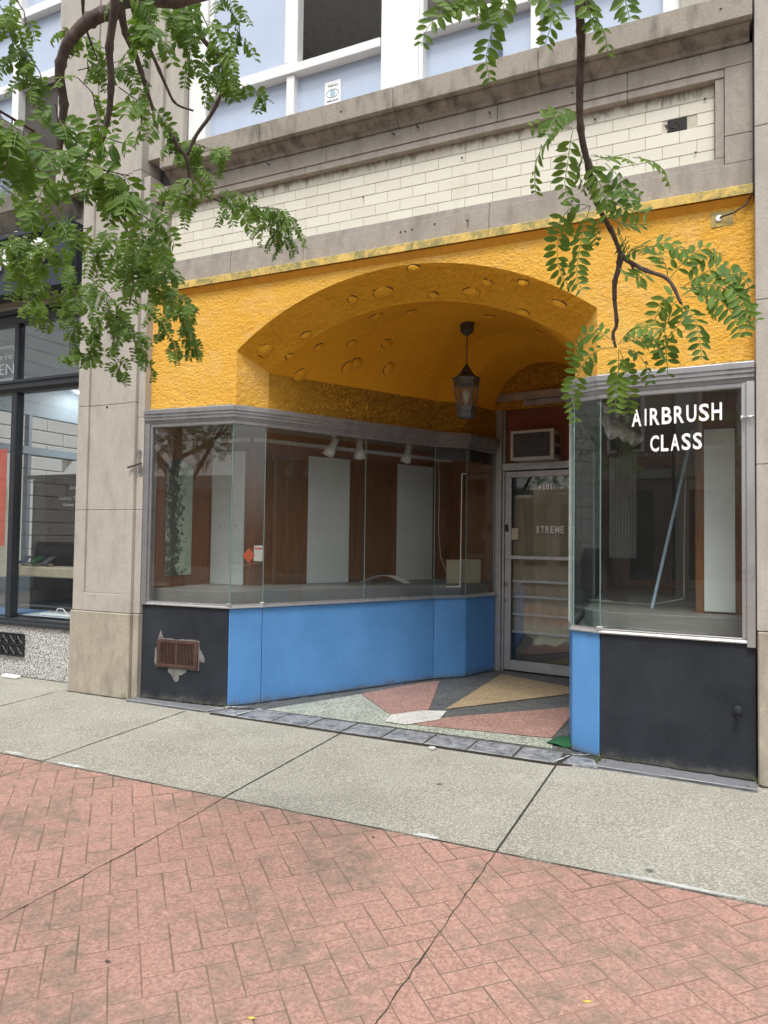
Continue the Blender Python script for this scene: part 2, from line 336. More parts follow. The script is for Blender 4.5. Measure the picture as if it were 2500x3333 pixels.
# ------------------------------------------------------------------ mesh builder
ORG = {}
class MB:
    def __init__(s): s.v = []; s.f = []; s.mi = []; s.tone = []; s.usetone = False
    def add(s, vs, fs, mi=0, tone=0.):
        o = len(s.v); s.v += [tuple(p) for p in vs]; s.f += [tuple(i+o for i in f) for f in fs]
        s.mi += [mi]*len(fs); s.tone += [tone]*len(vs)
    def box(s, x0, y0, z0, x1, y1, z1, mi=0, tone=0.):
        s.obox((0, 0), (1, 0), x0, x1, -y1, -y0, z0, z1, mi, tone)
    def obox(s, o, d, u0, u1, n0, n1, z0, z1, mi=0, tone=0.):
        # o origin, d direction (unit 2D), n = right-hand normal (dy,-dx)
        d = Vector(d).normalized(); n = Vector((d.y, -d.x)); vs = []
        for z in (z0, z1):
            for (a, b) in ((u0, n0), (u1, n0), (u1, n1), (u0, n1)):
                vs.append((o[0]+d.x*a+n.x*b, o[1]+d.y*a+n.y*b, z))
        s.add(vs, [(0, 1, 2, 3), (7, 6, 5, 4), (0, 4, 5, 1), (1, 5, 6, 2), (2, 6, 7, 3), (3, 7, 4, 0)], mi, tone)
    def quad(s, a, b, c, d, mi=0): s.add([a, b, c, d], [(0, 1, 2, 3)], mi)
    def tube(s, pts, rad_, n=8, mi=0, cap=True):
        pts = [Vector(p) for p in pts]; R_ = rad_ if isinstance(rad_, (list, tuple)) else [rad_]*len(pts)
        vs = []; prev = None
        for i, p in enumerate(pts):
            t = (pts[min(i+1, len(pts)-1)]-pts[max(i-1, 0)])
            if t.length < 1e-9: t = Vector((0, 0, 1))
            t.normalize()
            a = prev if prev else (Vector((0, 0, 1)) if abs(t.z) < .9 else Vector((1, 0, 0)))
            a = (a-t*a.dot(t)).normalized(); prev = a; b = t.cross(a)
            for k in range(n):
                th = 2*pi*k/n; vs.append(p+(a*cos(th)+b*sin(th))*R_[i])
        fs = []
        for i in range(len(pts)-1):
            for k in range(n):
                fs.append((i*n+k, i*n+(k+1) % n, (i+1)*n+(k+1) % n, (i+1)*n+k))
        if cap: fs.append(tuple(range(n-1, -1, -1))); fs.append(tuple(range((len(pts)-1)*n, len(pts)*n)))
        s.add(vs, fs, mi)
    def lathe(s, c, prof, n=16, mi=0, axis=(0, 0, 1), rot=0):
        ax = Vector(axis).normalized(); a = Vector((1, 0, 0)) if abs(ax.x) < .9 else Vector((0, 1, 0))
        a = (a-ax*a.dot(ax)).normalized(); b = ax.cross(a); vs = []; c = Vector(c)
        for (r, h) in prof:
            for k in range(n):
                th = 2*pi*k/n+rot; vs.append(c+ax*h+(a*cos(th)+b*sin(th))*r)
        fs = [(i*n+k, i*n+(k+1) % n, (i+1)*n+(k+1) % n, (i+1)*n+k) for i in range(len(prof)-1) for k in range(n)]
        fs += [tuple(range(n-1, -1, -1)), tuple(range((len(prof)-1)*n, len(prof)*n))]
        s.add(vs, fs, mi)
    def sweep(s, path, prof, mi=0, closed=True, caps=True):
        # path: 2D points (outward = right-hand side); prof: (offset outward, z)
        P = [Vector(p) for p in path]; N = len(P); vs = []; m = len(prof)
        for i in range(N):
            d0 = (P[i]-P[i-1]).normalized() if i > 0 else None
            d1 = (P[i+1]-P[i]).normalized() if i < N-1 else None
            n0 = Vector((d0.y, -d0.x)) if d0 else None; n1 = Vector((d1.y, -d1.x)) if d1 else None
            if n0 is None: mt = n1
            elif n1 is None: mt = n0
            else:
                mt = (n0+n1).normalized(); mt = mt/max(.3, mt.dot(n0))
            for (o, z) in prof: vs.append((P[i].x+mt.x*o, P[i].y+mt.y*o, z))
        fs = []
        for i in range(N-1):
            for k in range(m if closed else m-1):
                k2 = (k+1) % m; fs.append((i*m+k, (i+1)*m+k, (i+1)*m+k2, i*m+k2))
        if closed and caps: fs.append(tuple(range(m))); fs.append(tuple(reversed(range((N-1)*m, N*m))))
        s.add(vs, fs, mi)
    def prism(s, poly, z0, z1, mi=0):
        n = len(poly); g = lambda z, p: z(p[0], p[1]) if callable(z) else z
        vs = [(p[0], p[1], g(z0, p)) for p in poly]+[(p[0], p[1], g(z1, p)) for p in poly]
        fs = [tuple(reversed(range(n))), tuple(range(n, 2*n))]+[(i, (i+1) % n, (i+1) % n+n, i+n) for i in range(n)]
        s.add(vs, fs, mi)
    def build(s, name, mats, parent=None, smooth=False, bevel=0, bseg=1, fix=True):
        me = bpy.data.meshes.new(name); o = ORG.get(parent.name, Vector()) if parent else Vector()
        if parent is None:
            # origin at base centre
            xs = [p[0] for p in s.v]; ys = [p[1] for p in s.v]; zs = [p[2] for p in s.v]
            o = Vector(((min(xs)+max(xs))/2, (min(ys)+max(ys))/2, min(zs)))
            if KEEP0: o = Vector()
        me.from_pydata([(p[0]-o.x, p[1]-o.y, p[2]-o.z) for p in s.v], [], s.f)
        mats = mats if isinstance(mats, (list, tuple)) else [mats]
        for m_ in mats: me.materials.append(M[m_])
        me.polygons.foreach_set('material_index', s.mi)
        if any(s.tone):
            at = me.attributes.new('tone', 'FLOAT', 'POINT'); at.data.foreach_set('value', s.tone)
        if fix and len(s.f) < 60000:
            import bmesh
            bm = bmesh.new(); bm.from_mesh(me); bmesh.ops.recalc_face_normals(bm, faces=bm.faces); bm.to_mesh(me); bm.free()
        if smooth: me.polygons.foreach_set('use_smooth', [True]*len(me.polygons))
        ob = bpy.data.objects.new(name, me); col.objects.link(ob)
        if parent: ob.parent = parent; ORG[ob.name] = o
        else: ob.location = o; ORG[ob.name] = o
        if bevel:
            b = ob.modifiers.new('bevel', 'BEVEL'); b.width = bevel; b.segments = bseg; b.limit_method = 'ANGLE'; b.angle_limit = rad(40)
        return ob
KEEP0 = False
def tag(o, label=None, cat=None, group=None, kind=None):
    if label: o['label'] = label
    if cat: o['category'] = cat
    if group: o['group'] = group
    if kind: o['kind'] = kind
    return o
def empty(name, loc, label, cat, group=None):
    o = bpy.data.objects.new(name, None); col.objects.link(o); o.location = loc; o.empty_display_size = .1
    ORG[o.name] = Vector(loc); tag(o, label, cat, group); return o
def B1(*a, name='part', mat='white', parent=None, bevel=0, **k):
    m = MB(); m.box(*a); return m.build(name, mat, parent, bevel=bevel, **k)
_tc = {}
def text_geo(txt, size, bold=0., sx=1., depth=.002, shear=0):
    c = bpy.data.curves.new('t', 'FONT'); c.body = txt; c.size = size; c.extrude = depth; c.offset = bold; c.shear = shear
    c.resolution_u = 3
    o = bpy.data.objects.new('t', c); col.objects.link(o)
    dg = bpy.context.evaluated_depsgraph_get(); me = bpy.data.meshes.new_from_object(o.evaluated_get(dg))
    vs = [(v.co.x*sx, v.co.y, v.co.z) for v in me.vertices]; fs = [tuple(p.vertices) for p in me.polygons]
    bpy.data.objects.remove(o); bpy.data.curves.remove(c); bpy.data.meshes.remove(me)
    return vs, fs
def text_mb(txt, o, d, u, z, width, height, mat, name, parent, n=.004, bold=.0, depth=.0015, shear=0, mb=None, mi=0, slope=0):
    """text on a vertical plane: o, d as obox; left edge u, baseline z, fitted to width x height"""
    vs, fs = text_geo(txt, 1., bold, 1, .5, shear)
    x0 = min(v[0] for v in vs); x1 = max(v[0] for v in vs); y0 = min(v[1] for v in vs); y1 = max(v[1] for v in vs)
    d = Vector(d).normalized(); nn = Vector((d.y, -d.x)); out = []
    for (x, y, zz) in vs:
        a = u+(x-x0)/(x1-x0)*width; h = z+(y-y0)/(y1-y0)*height + slope*(x-x0)/(x1-x0); b = n+zz*2*depth
        out.append((o[0]+d.x*a+nn.x*b, o[1]+d.y*a+nn.y*b, h))
    m = mb or MB(); m.add(out, fs, mi)
    if mb: return mb
    return m.build(name, mat, parent)
def at(px, py, dist):
    """point at a distance (m) along the line of sight through photo pixel (px,py)"""
    d = (r2*((px-1250)/FPX)-u2*((py-1666.5)/FPX)+fw).normalized(); return CAM+d*dist
GS = .0275
gz = lambda x, y: GS*min(y, 0)

# ================================================================== ground
KEEP0 = True
g = MB(); g.prism([(-60, -60), (40, -60), (40, .9), (-60, .9)], -.55, -.42)
tag(g.build('ground', 'asphalt'), kind='structure')
# concrete strip in slabs
m = MB(); JX = [-13.8, -12.2, -10.6, -9.0, -7.4, -5.8, -4.22, -2.70, -1.04, .60, 2.2, 3.8, 5.4]
for a, b in zip(JX[:-1], JX[1:]):
    m.prism([(a+.003, -1.685), (b-.003, -1.685), (b-.003, .14), (a+.003, .14)], lambda x, y: gz(x, y)-.1, gz)
# slabs stop before the shop threshold; the threshold strip lies over them
tag(m.build('sidewalk', 'concrete', bevel=.004), kind='structure')
m = MB(); m.prism([(-16, -6.3), (8, -6.3), (8, .0), (-16, .0)], lambda x, y: gz(x, y)-.13, lambda x, y: gz(x, y)-.02)
tag(m.build('sidewalk_bed', 'crack'), kind='structure')
# herringbone stamped paving, 45 degrees
m = MB(); a_ = .113; c45 = sqrt(.5); rnd = random.Random(3)
def rot(u, v): return ((u-v)*c45, (u+v)*c45)
cells = set()
for i in range(-95, 60):
    for j in range(-60, 80):
        k = (i-j) % 4
        if k == 0: r = (i, j, 2, 1)
        elif k == 2: r = (i, j, 1, 2)
        else: continue
        cells.add(r)
# herringbone tiling: horizontal brick at (i,j) when (i-j)%4==0 , vertical brick covers (i,j),(i,j+1) when (i-j)%4==2 shifted
cells = set()
for j in range(-70, 90):
    for i in range(-110, 70):
        if (i-j) % 4 == 0: cells.add((i, j, 2, 1))
        if (i-j) % 4 == 2: cells.add((i+0, j-1 if False else j, 1, 1))
def herring():
    out = []
    for j in range(-70, 90):
        for i in range(-110, 70):
            q = (i+j) % 4
            # cell classes by (i-j) mod 4: 0,1 -> horizontal pair ; 2 -> top of vertical ; 3 -> bottom of vertical
            p = (i-j) % 4
            if p == 0: out.append((i, j, 2, 1))
            elif p == 3: out.append((i, j, 1, 2))
    return out
for (i, j, w_, h_) in herring():
    u0 = -3.835+i*a_; v0 = .10+j*a_; u1 = u0+w_*a_; v1 = v0+h_*a_
    cx, cy = rot((u0+u1)/2, (v0+v1)/2)
    if cy > -1.50 or cy < -6.2 or cx < -9 or cx > 4: continue
    jw = .0022+.0020*rnd.random(); tn = rnd.random()*.9+.05; dz = rnd.uniform(-.0012, .0012)
    ii = .0022; P0 = [rot(*p) for p in ((u0+jw, v0+jw), (u1-jw, v0+jw), (u1-jw, v1-jw), (u0+jw, v1-jw))]
    P1 = [rot(*p) for p in ((u0+jw+ii, v0+jw+ii), (u1-jw-ii, v0+jw+ii), (u1-jw-ii, v1-jw-ii), (u0+jw+ii, v1-jw-ii))]
    if max(p[1] for p in P0) > -1.695:
        # clip polygon against y < -1.695
        def clip(P):
            o_ = []
            for q in range(len(P)):
                A, B_ = P[q], P[(q+1) % len(P)]; ia = A[1] < -1.695; ib = B_[1] < -1.695
                if ia: o_.append(A)
                if ia != ib:
                    t = (-1.695-A[1])/(B_[1]-A[1]); o_.append((A[0]+(B_[0]-A[0])*t, -1.695))
            return o_
        Q = clip(P1)
        if len(Q) < 3: continue
        m.add([(x, y, gz(x, y)+dz) for x, y in Q]+[(x, y, gz(x, y)-.012) for x, y in Q],
              [tuple(range(len(Q)))]+[(q, (q+1) % len(Q), (q+1) % len(Q)+len(Q), q+len(Q)) for q in range(len(Q))], 0, tn)
    else:
        m.add([(x, y, gz(x, y)+dz) for x, y in P1]+[(x, y, gz(x, y)-.0016) for x, y in P0]+[(x, y, gz(x, y)-.014) for x, y in P0],
              [(0, 1, 2, 3)]+[(q, (q+1) % 4, (q+1) % 4+4, q+4) for q in range(4)]+[(q+4, (q+1) % 4+4, (q+1) % 4+8, q+8) for q in range(4)], 0, tn)
tag(m.build('brick_paving', 'paver'), kind='structure')
m = MB(); m.prism([(-9.2, -6.3), (4.2, -6.3), (4.2, -1.692), (-9.2, -1.692)], lambda x, y: gz(x, y)-.1, lambda x, y: gz(x, y)-.0018)
tag(m.build('paving_joints', 'paverjoint'), kind='structure')
# control cracks through the paving
m = MB(); rnd = random.Random(9)
for X, dx in ((-4.22, .12), (-2.70, .05), (-1.04, 0), (.60, 0)):
    L, Rr = [], []
    y = -1.69
    while y > -6.2:
        xx = X+dx*0+rnd.uniform(-.004, .004)+(.02*sin(y*2.1) if X < -2 else 0); w_ = rnd.uniform(.0012, .0034)
        L.append((xx-w_, y)); Rr.append((xx+w_, y)); y -= .05
    n = len(L); m.add([(x, y, gz(x, y)+.0025) for x, y in L+Rr], [(i, i+1, n+i+1, n+i) for i in range(n-1)])
# the edge line between concrete and red paving
L = []; Rr = []; x = -9
while x < 4:
    w_ = rnd.uniform(.002, .0055); L.append((x, -1.687-w_)); Rr.append((x, -1.687+w_*.6)); x += .06
n = len(L); m.add([(x, y, gz(x, y)+.003) for x, y in L+Rr], [(i, i+1, n+i+1, n+i) for i in range(n-1)])
for X in (-5.8, -4.22, -2.70, -1.04, .60):
    L, Rr = [], []; y = -.235
    while y > -1.69:
        w_ = rnd.uniform(.0032, .0056); L.append((X-w_, y)); Rr.append((X+w_, y)); y -= .04
    n = len(L); m.add([(x, y, gz(x, y)+.0015) for x, y in L+Rr], [(i, i+1, n+i+1, n+i) for i in range(n-1)])
tag(m.build('paving_cracks', 'crack'), kind='structure')
# painted / worn patches at the edge
def blotch(cx, cy, rx, ry, rnd, n=22):
    return [(cx+rx*cos(2*pi*i/n)*(1+rnd.uniform(-.25, .2)), cy+ry*sin(2*pi*i/n)*(1+rnd.uniform(-.3, .25))) for i in range(n)]
m = MB(); rnd = random.Random(5)
for (cx, cy, rx, ry) in ((-4.55, -1.645, .09, .02), (-3.98, -1.66, .15, .02), (-1.42, -1.665, .07, .025), (-.2, -1.66, .3, .012)):
    P = blotch(cx, cy, rx, ry, rnd); m.add([(x, max(y, -1.682), gz(x, y)+.002) for x, y in P], [tuple(range(len(P)))])
tag(m.build('paint_patches', 'patch'), kind='structure')
# grey painted ledges in front of the black panels
m = MB()
m.prism([(-4.93, -.20), (-4.03, -.20), (-3.90, -.03), (-4.93, -.06)], -.05, .006)
m.prism([(-.80, -.21), (.17, -.24), (.17, -.04), (-.78, .0)], -.05, .006)
tag(m.build('painted_ledge', 'curb_paint', bevel=.004), kind='structure')
# slate paver row across the entrance
m = MB(); rnd = random.Random(12); xs = [-4.0, -3.69, -3.35, -3.02, -2.70, -2.355, -2.015, -1.68, -1.34, -1.035, -.80]
for i, (a, b) in enumerate(zip(xs[:-1], xs[1:])):
    y0, y1 = -.225-.004*i, .085-.012*i*.8
    if i == 0: P = [(a+.02, y0+.03), (b-.012, y0), (b-.01, y1-.06), (a+.12, -.07)]
    elif i == len(xs)-2: P = [(a+.03, y0+.02), (b+.03, y0+.03), (b-.02, -.06), (a+.06, y1-.03)]
    else: P = [(a+.008, y0), (b-.008, y0), (b-.008, y1), (a+.008, y1)]
    m.prism(P, -.06, .008+rnd.uniform(-.002, .002))
m.build('threshold_pavers', 'slate', bevel=.006, bseg=2)
tag(bpy.data.objects['threshold_pavers'], kind='structure')
m = MB(); m.prism([(-3.97, -.225), (-1.06, -.272), (-.80, -.20), (-.78, -.02), (-1.06, .0), (-3.78, .10)], -.07, .0035)
tag(m.build('threshold_mortar', 'crack'), kind='structure')
# terrazzo entrance floor
def sheet(name, mat, polys, z):
    m = MB()
    for P in polys: m.add([(x, y, z) for x, y in P], [tuple(range(len(P)))])
    return tag(m.build(name, mat, fix=False), kind='structure')
sheet('terrazzo_floor', 't_dark', [[(-3.95, .0), (-.7, -.05), (-.7, 3.05), (-2.6, 3.1)]], .0005)
sheet('terrazzo_pale_green', 't_green', [[(-3.62, .10), (-1.14, .075), (-1.19, .34), (-2.33, .14+.08), (-2.57, .42), (-3.18, 1.06)]], .0045)
sheet('terrazzo_red', 't_red', [[(-3.18, 1.06), (-2.57, .42), (-2.36, .75), (-2.74, 2.03), (-2.86, 1.85)], [(-2.28, .22), (-1.20, .34), (-1.20, 1.52), (-2.20, .50)]], .0085)
sheet('terrazzo_ochre', 't_gold', [[(-2.24, .84), (-1.20, 2.30), (-1.5, 2.40), (-1.77, 2.50), (-2.00, 2.62), (-2.27, 2.72)]], .0085)
sheet('terrazzo_white', 't_white', [[(-2.57, .42), (-2.52, .19), (-2.33, .17), (-2.15, .46), (-2.20, .77), (-2.40, .68)]], .0125)
KEEP0 = False

# ================================================================== building shell: plan lines
A, Bp, Cp, Dp, Ep, Fp = (-4.90, -.05), (-3.97, .02), (-3.80, .29), (-2.84, 2.10), (-2.58, 2.38), (-2.42, 2.95)
G_, H_, I_, J_, K_ = (-1.30, 2.86), (-1.08, .40), (-1.005, .105), (-.80, .005), (.17, -.055)
LP = [A, Bp, Cp, Dp, Ep, Fp]; RP = [G_, H_, I_, J_, K_]
SZ0, SZ1 = .862, .895       # sill strip
CZ0, CZ1 = 2.535, 2.665     # window cornice
shop = empty('vacant_storefront', (-2.37, 0, 0), 'yellow arched storefront with blue and black panels set back between limestone piers', 'storefront')
def V2(p): return Vector(p)
# ---- bulkheads
def bulk(name, path, mat, label=None):
    m = MB(); m.sweep(path, [(0, -.06), (0, SZ0), (-.06, SZ0), (-.06, -.06)]); o = m.build(name, mat, shop, bevel=.004)
    if label: o['label'] = label
    return o
def sub(p, q, a, b):
    p, q = V2(p), V2(q); L = (q-p).length; d = (q-p)/L; return [tuple(p+d*a), tuple(q-d*b)]
bulk('bulkhead_panel', sub(A, Bp, .0, .006), 'black', 'slate black panel with rusty vent under left window')
bulk('bulkhead_panel', sub(Bp, Cp, .004, .004), 'blue', 'narrow blue painted panel left of the entrance')
bulk('bulkhead_panel', sub(Cp, Dp, .002, .003), 'blue', 'long blue painted panel along the entrance recess')
bulk('bulkhead_panel', sub(Dp, Ep, .002, .003), 'blue'); bulk('bulkhead_panel', sub(Ep, Fp, .002, .0), 'blue')
bulk('bulkhead_panel', sub(G_, H_, 0, .0), 'blue'); bulk('bulkhead_panel', sub(H_, I_, .002, .002), 'blue')
bulk('bulkhead_panel', sub(I_, J_, .0, .004), 'blue', 'narrow blue painted panel right of the entrance')
bulk('bulkhead_panel', sub(J_, K_, .006, 0), 'black', 'slate black panel with small spigot under right window')
# ---- display windows
def window(name, path, panes, label):
    # sill strip, head cornice with ridges
    sl = MB(); sl.sweep(path, [(.022, SZ0), (.022, SZ0+.012), (.012, SZ0+.018), (.012, SZ1), (-.03, SZ1), (-.03, SZ0)])
    s_ = sl.build('sill', 'alu_bright', shop, bevel=.002); s_['label'] = label+' sill'
    c = MB(); prof = [(-.03, CZ0), (.018, CZ0), (.022, CZ0+.024), (.036, CZ0+.027), (.036, CZ0+.052), (.046, CZ0+.056), (.046, CZ0+.08), (.056, CZ0+.084), (.056, CZ0+.122), (.048, CZ1), (-.03, CZ1)]
    c.sweep(path, prof); c.build('cornice', 'alu', shop, bevel=.002)
    h = MB(); h.sweep(path, [(-.028, CZ0-.035), (.006, CZ0-.035), (.012, CZ0-.028), (.012, CZ0), (-.028, CZ0)]); h.build('head_frame', 'alu', shop, bevel=.0015)
    for (p, q, mt) in panes:
        g_ = MB(); P, Q = V2(p), V2(q); L = (Q-P).length; d = (Q-P)/L
        g_.obox(p, d, .0025, L-.0025, -.012, -.004, SZ1-.005, CZ0-.03)
        g_.build('glass_pane', mt, shop)
        e = MB(); e.obox(p, d, L-.0022, L+.0018, -.0125, -.0035, SZ1, CZ0-.035, 0); e.build('glass_edge', 'glass_edge', shop)
mid = tuple(V2(Cp)*.45+V2(Dp)*.55)
window('w', LP, [((-4.845, -.046), Bp, 'glass'), (Bp, Cp, 'glass'), (Cp, mid, 'glass'), (mid, Dp, 'glass'), (Dp, Ep, 'glass'), (Ep, Fp, 'glass')], 'left window')
window('w', RP, [(G_, H_, 'glass_side'), (H_, I_, 'glass_side'), (I_, J_, 'glass_side'), (J_, (.115, -.052), 'glass')], 'right window')
m = MB(); m.obox(A, (V2(Bp)-V2(A)), 0, .05, -.03, .03, SZ0, CZ0); m.obox(A, (V2(Bp)-V2(A)), .05, .075, -.03, .014, SZ1, CZ0)
m.build('jamb_post', 'alu', shop, bevel=.003)
m = MB(); d_ = (V2(K_)-V2(J_)).normalized(); L_ = (V2(K_)-V2(J_)).length
m.obox(J_, d_, L_-.05, L_, -.03, .035, SZ0-.02, CZ0); m.obox(J_, d_, L_-.078, L_-.05, -.03, .016, SZ1, CZ0)
m.build('jamb_post', 'alu_bright', shop, bevel=.003)
m = MB(); m.obox(H_, V2(G_)-V2(H_), 0, .03, -.01, .01, SZ1, CZ0); m.build('glass_edge', 'edge_pale', shop)
# pole bracket through the right jamb, hose spigot, clips
m = MB(); m.tube([(.10, -.10, 2.30), (.165, -.115, 2.305)], .009); m.tube([(.085, -.10, 2.30), (.105, -.10, 2.30)], .016); m.build('bolt', 'alu_bright', shop, smooth=True)
m = MB(); m.lathe((.065, -.055, .44), [(.030, 0), (.030, .014), (.014, .02), (.014, .05), (.02, .055), (.02, .062), (.008, .066), (.008, .075)], 16, 0, (0, -1, 0)); m.tube([(.065, -.10, .44), (.065, -.105, .395)], .010)
m.build('spigot', 'black', shop, smooth=False)
for (p, z) in ((Bp, SZ1), (J_, SZ1), (Cp, SZ1)):
    m = MB(); m.obox(p, (1, .2), -.022, .022, .0, .02, z-.012, z+.014); m.build('corner_clip', 'alu_bright', shop, bevel=.003)
# rusty vent with filler
m = MB(); d_ = (V2(Bp)-V2(A)); rnd = random.Random(4)
vent = empty('iron_vent', (-4.51, -.04, .3), 'rusty iron register vent set in the black panel with grey filler round it', 'vent')
FB = [[(.178, .298), (.176, .40), (.178, .50), (.178, .562), (.26, .566), (.40, .562), (.52, .566), (.634, .562), (.632, .47), (.634, .38), (.632, .295), (.52, .299), (.4, .296), (.26, .299)],
      [(.165, .31), (.15, .35), (.158, .40), (.15, .45), (.168, .48), (.19, .45), (.19, .32)], [(.63, .50), (.66, .47), (.685, .41), (.69, .375), (.665, .37), (.64, .385), (.62, .42)],
      [(.31, .30), (.30, .27), (.335, .245), (.355, .21), (.375, .185), (.405, .18), (.425, .20), (.42, .235), (.47, .255), (.50, .275), (.50, .30)], [(.19, .57), (.205, .61), (.215, .635), (.222, .60), (.24, .57)]]
dn = d_.normalized(); nn = Vector((dn.y, -dn.x))
a_ = .113
w3 = lambda u, n_, z, o=A, d=dn, n=nn: (o[0]+d.x*u+n.x*n_, o[1]+d.y*u+n.y*n_, z)
for bi, P in enumerate(FB):
    P = [((a_[0]*(1-f)+b_[0]*f)+rnd.uniform(-.005, .005), (a_[1]*(1-f)+b_[1]*f)+rnd.uniform(-.005, .005)) for a_, b_ in zip(P, P[1:]+P[:1]) for f in (0, .35, .7)]
    m = MB(); k = len(P); h_ = .004+.0005*bi; m.add([w3(u, h_, z) for u, z in P]+[w3(u, .000, z) for u, z in P], [tuple(range(k))]+[(i, (i+1) % k, (i+1) % k+k, i+k) for i in range(k)])
    m.build('filler', 'plaster', vent)
m = MB(); x0, x1, z0, z1 = .185, .625, .305, .555
m.obox(A, dn, x0, x1, .006, .022, z0, z0+.03); m.obox(A, dn, x0, x1, .006, .022, z1-.03, z1); m.obox(A, dn, x0, x0+.035, .006, .022, z0+.03, z1-.03); m.obox(A, dn, x1-.035, x1, .006, .022, z0+.03, z1-.03); m.obox(A, dn, x0+.2, x0+.222, .006, .02, z0+.03, z1-.03)
m.build('frame', 'iron', vent, bevel=.003)
m = MB(); m.obox(A, dn, x0+.035, x1-.035, .0065, .0085, z0+.03, z1-.03); m.build('backing', 'darkiron', vent)
m = MB()
for i in range(24):
    u = x0+.04+i*.0155
    if abs(u-(x0+.211)) < .013: continue
    m.obox(A, dn, u, u+.007, .0085, .017+(.004 if i < 10 else 0), z0+.03, z1-.03)
m.build('slat', 'iron', vent)

# ---- yellow stucco facade
ZS, RI = 3.15, .53
def arcpt(xl, xr, zs, rise, t):
    c = (xl+xr)/2; h = (xr-xl)/2; R_ = (h*h+rise*rise)/(2*rise); th = math.asin(min(1, h/R_))
    if rise > h: th = pi-th
    a = -th+2*th*t; return (c+R_*sin(a), zs+rise-R_+R_*cos(a))
NT = 48
fy = -.0
m = MB(); top = 3.835
pts = [arcpt(-3.93, -.82, ZS, RI, i/NT) for i in range(NT+1)]
xs_ = [(-4.93, CZ1-.03), (-4.4, CZ1-.03), (-3.93, CZ1-.03)]
def strip(low, y):
    vs = []; n = len(low)
    for (x, z) in low: vs += [(x, y, z), (x, y, top)]
    return vs, [(2*i, 2*i+2, 2*i+3, 2*i+1) for i in range(n-1)]
def lowz(x):
    if x <= -3.93 or x >= -.82: return CZ1-.03
    c = -2.375; h = 1.555; R_ = (h*h+RI*RI)/(2*RI); return ZS+RI-R_+sqrt(max(0, R_*R_-(x-c)**2))
from mathutils import noise as mn
def relief(P, name, mat, amp, fr, edge=3, seed=0.):
    """P: grid [rows][cols] of Vectors; pushes the points in and out along the surface normal"""
    nr, nc = len(P), len(P[0]); vs = []
    for r in range(nr):
        for c in range(nc):
            p = P[r][c]; a = P[r][min(c+1, nc-1)]-P[r][max(c-1, 0)]; b = P[min(r+1, nr-1)][c]-P[max(r-1, 0)][c]; n = a.cross(b)
            n = n.normalized() if n.length > 1e-12 else Vector((0, -1, 0))
            e = min(r, c, nr-1-r, nc-1-c)/edge; q = p*fr+Vector((seed, 0, 0)); q.z *= 1.45
            w_ = Vector((mn.noise(q*.6), mn.noise(q*.6+Vector((9, 0, 0))), mn.noise(q*.6+Vector((0, 9, 0)))))*.8
            h = abs(mn.noise(q+w_))*1.5-.35+.5*mn.noise(q*2.3)+.5*mn.noise(p*5)
            am = amp*(.25+.75*max(0, min(1, (p.y-.35)/1.0))) if mat == 'stucco_rough' else amp
            vs.append(p-n*(am*h*min(1, e)))
    m = MB(); m.add(vs, [(r*nc+c, r*nc+c+1, (r+1)*nc+c+1, (r+1)*nc+c) for r in range(nr-1) for c in range(nc-1)])
    return m.build(name, mat, shop, smooth=True, fix=False)
XL = [-4.93+(1.0)*i/110 for i in range(111)]; XM = [-3.93+3.11*i/345 for i in range(346)]; XR = [-.82+1.01*i/112 for i in range(113)]
def fgrid(X, fn, nr, open_=False): return [[Vector((x, fy, fn(x)+(top-fn(x))*r/nr)) for x in X] for r in range(nr+1)]
relief(fgrid(XL, lambda x: CZ1-.03, 130), 'stucco_front', 'stucco', .0055, 34)['label'] = 'sunlit yellow textured wall left of the arch'
relief(fgrid(XM, lambda x: (ZS if x <= -3.9299 or x >= -.8201 else lowz(x)), 60), 'stucco_front', 'stucco', .0055, 34)['label'] = 'yellow textured wall over the arch'
relief(fgrid(XR, lambda x: CZ1-.03, 130), 'stucco_front', 'stucco', .0055, 34)['label'] = 'yellow textured wall right of the arch'
# side walls above the cornice
def sidewall(path, zt, mat, name, amp=.006, fr=34, flip=False):
    P = [Vector((p[0], p[1], 0)) for p in path]; cols = []
    for a, b, z0, z1 in zip(P[:-1], P[1:], zt[:-1], zt[1:]):
        n = max(4, int((b-a).length/.010))
        for i in range(n): cols.append((a.lerp(b, i/n), z0+(z1-z0)*i/n))
    cols.append((P[-1], zt[-1])); zb = CZ1-.04
    G = [[Vector((p.x, p.y, zb+(z-zb)*r/36)) for p, z in (reversed(cols) if flip else cols)] for r in range(37)]
    return relief(G, name, mat, amp, fr)
LW = [(-3.93, .0), (-3.79, .30), (-3.473, .90), (-2.84, 2.10), (-2.58, 2.38), (-2.42, 3.0)]
RW = [(-.82, .0), (-1.03, .30), (-1.10, .90), (-1.22, 2.05), (-1.25, 2.38), (-1.30, 2.9)]
ZZ = [3.15, 3.0, 3.0, 3.0, 3.0, 3.0]
sidewall(LW[:2], ZZ[:2], 'stucco', 'stucco_return'); sidewall(RW[:2], ZZ[:2], 'stucco', 'stucco_return', flip=True)
sidewall(LW[1:], ZZ[1:], 'stucco_rough', 'stucco_side_wall', .022, 30); sidewall(RW[1:], ZZ[1:], 'stucco_rough', 'stucco_side_wall', .016, 30, True)
RS = [.53, .475, .645, .66, .58, .51]
def sec(i, t):
    (xl, yl), (xr, yr) = LW[i], RW[i]; x, z = arcpt(xl, xr, ZZ[i], RS[i], t); return Vector((x, yl+(yr-yl)*(x-xl)/(xr-xl), z))
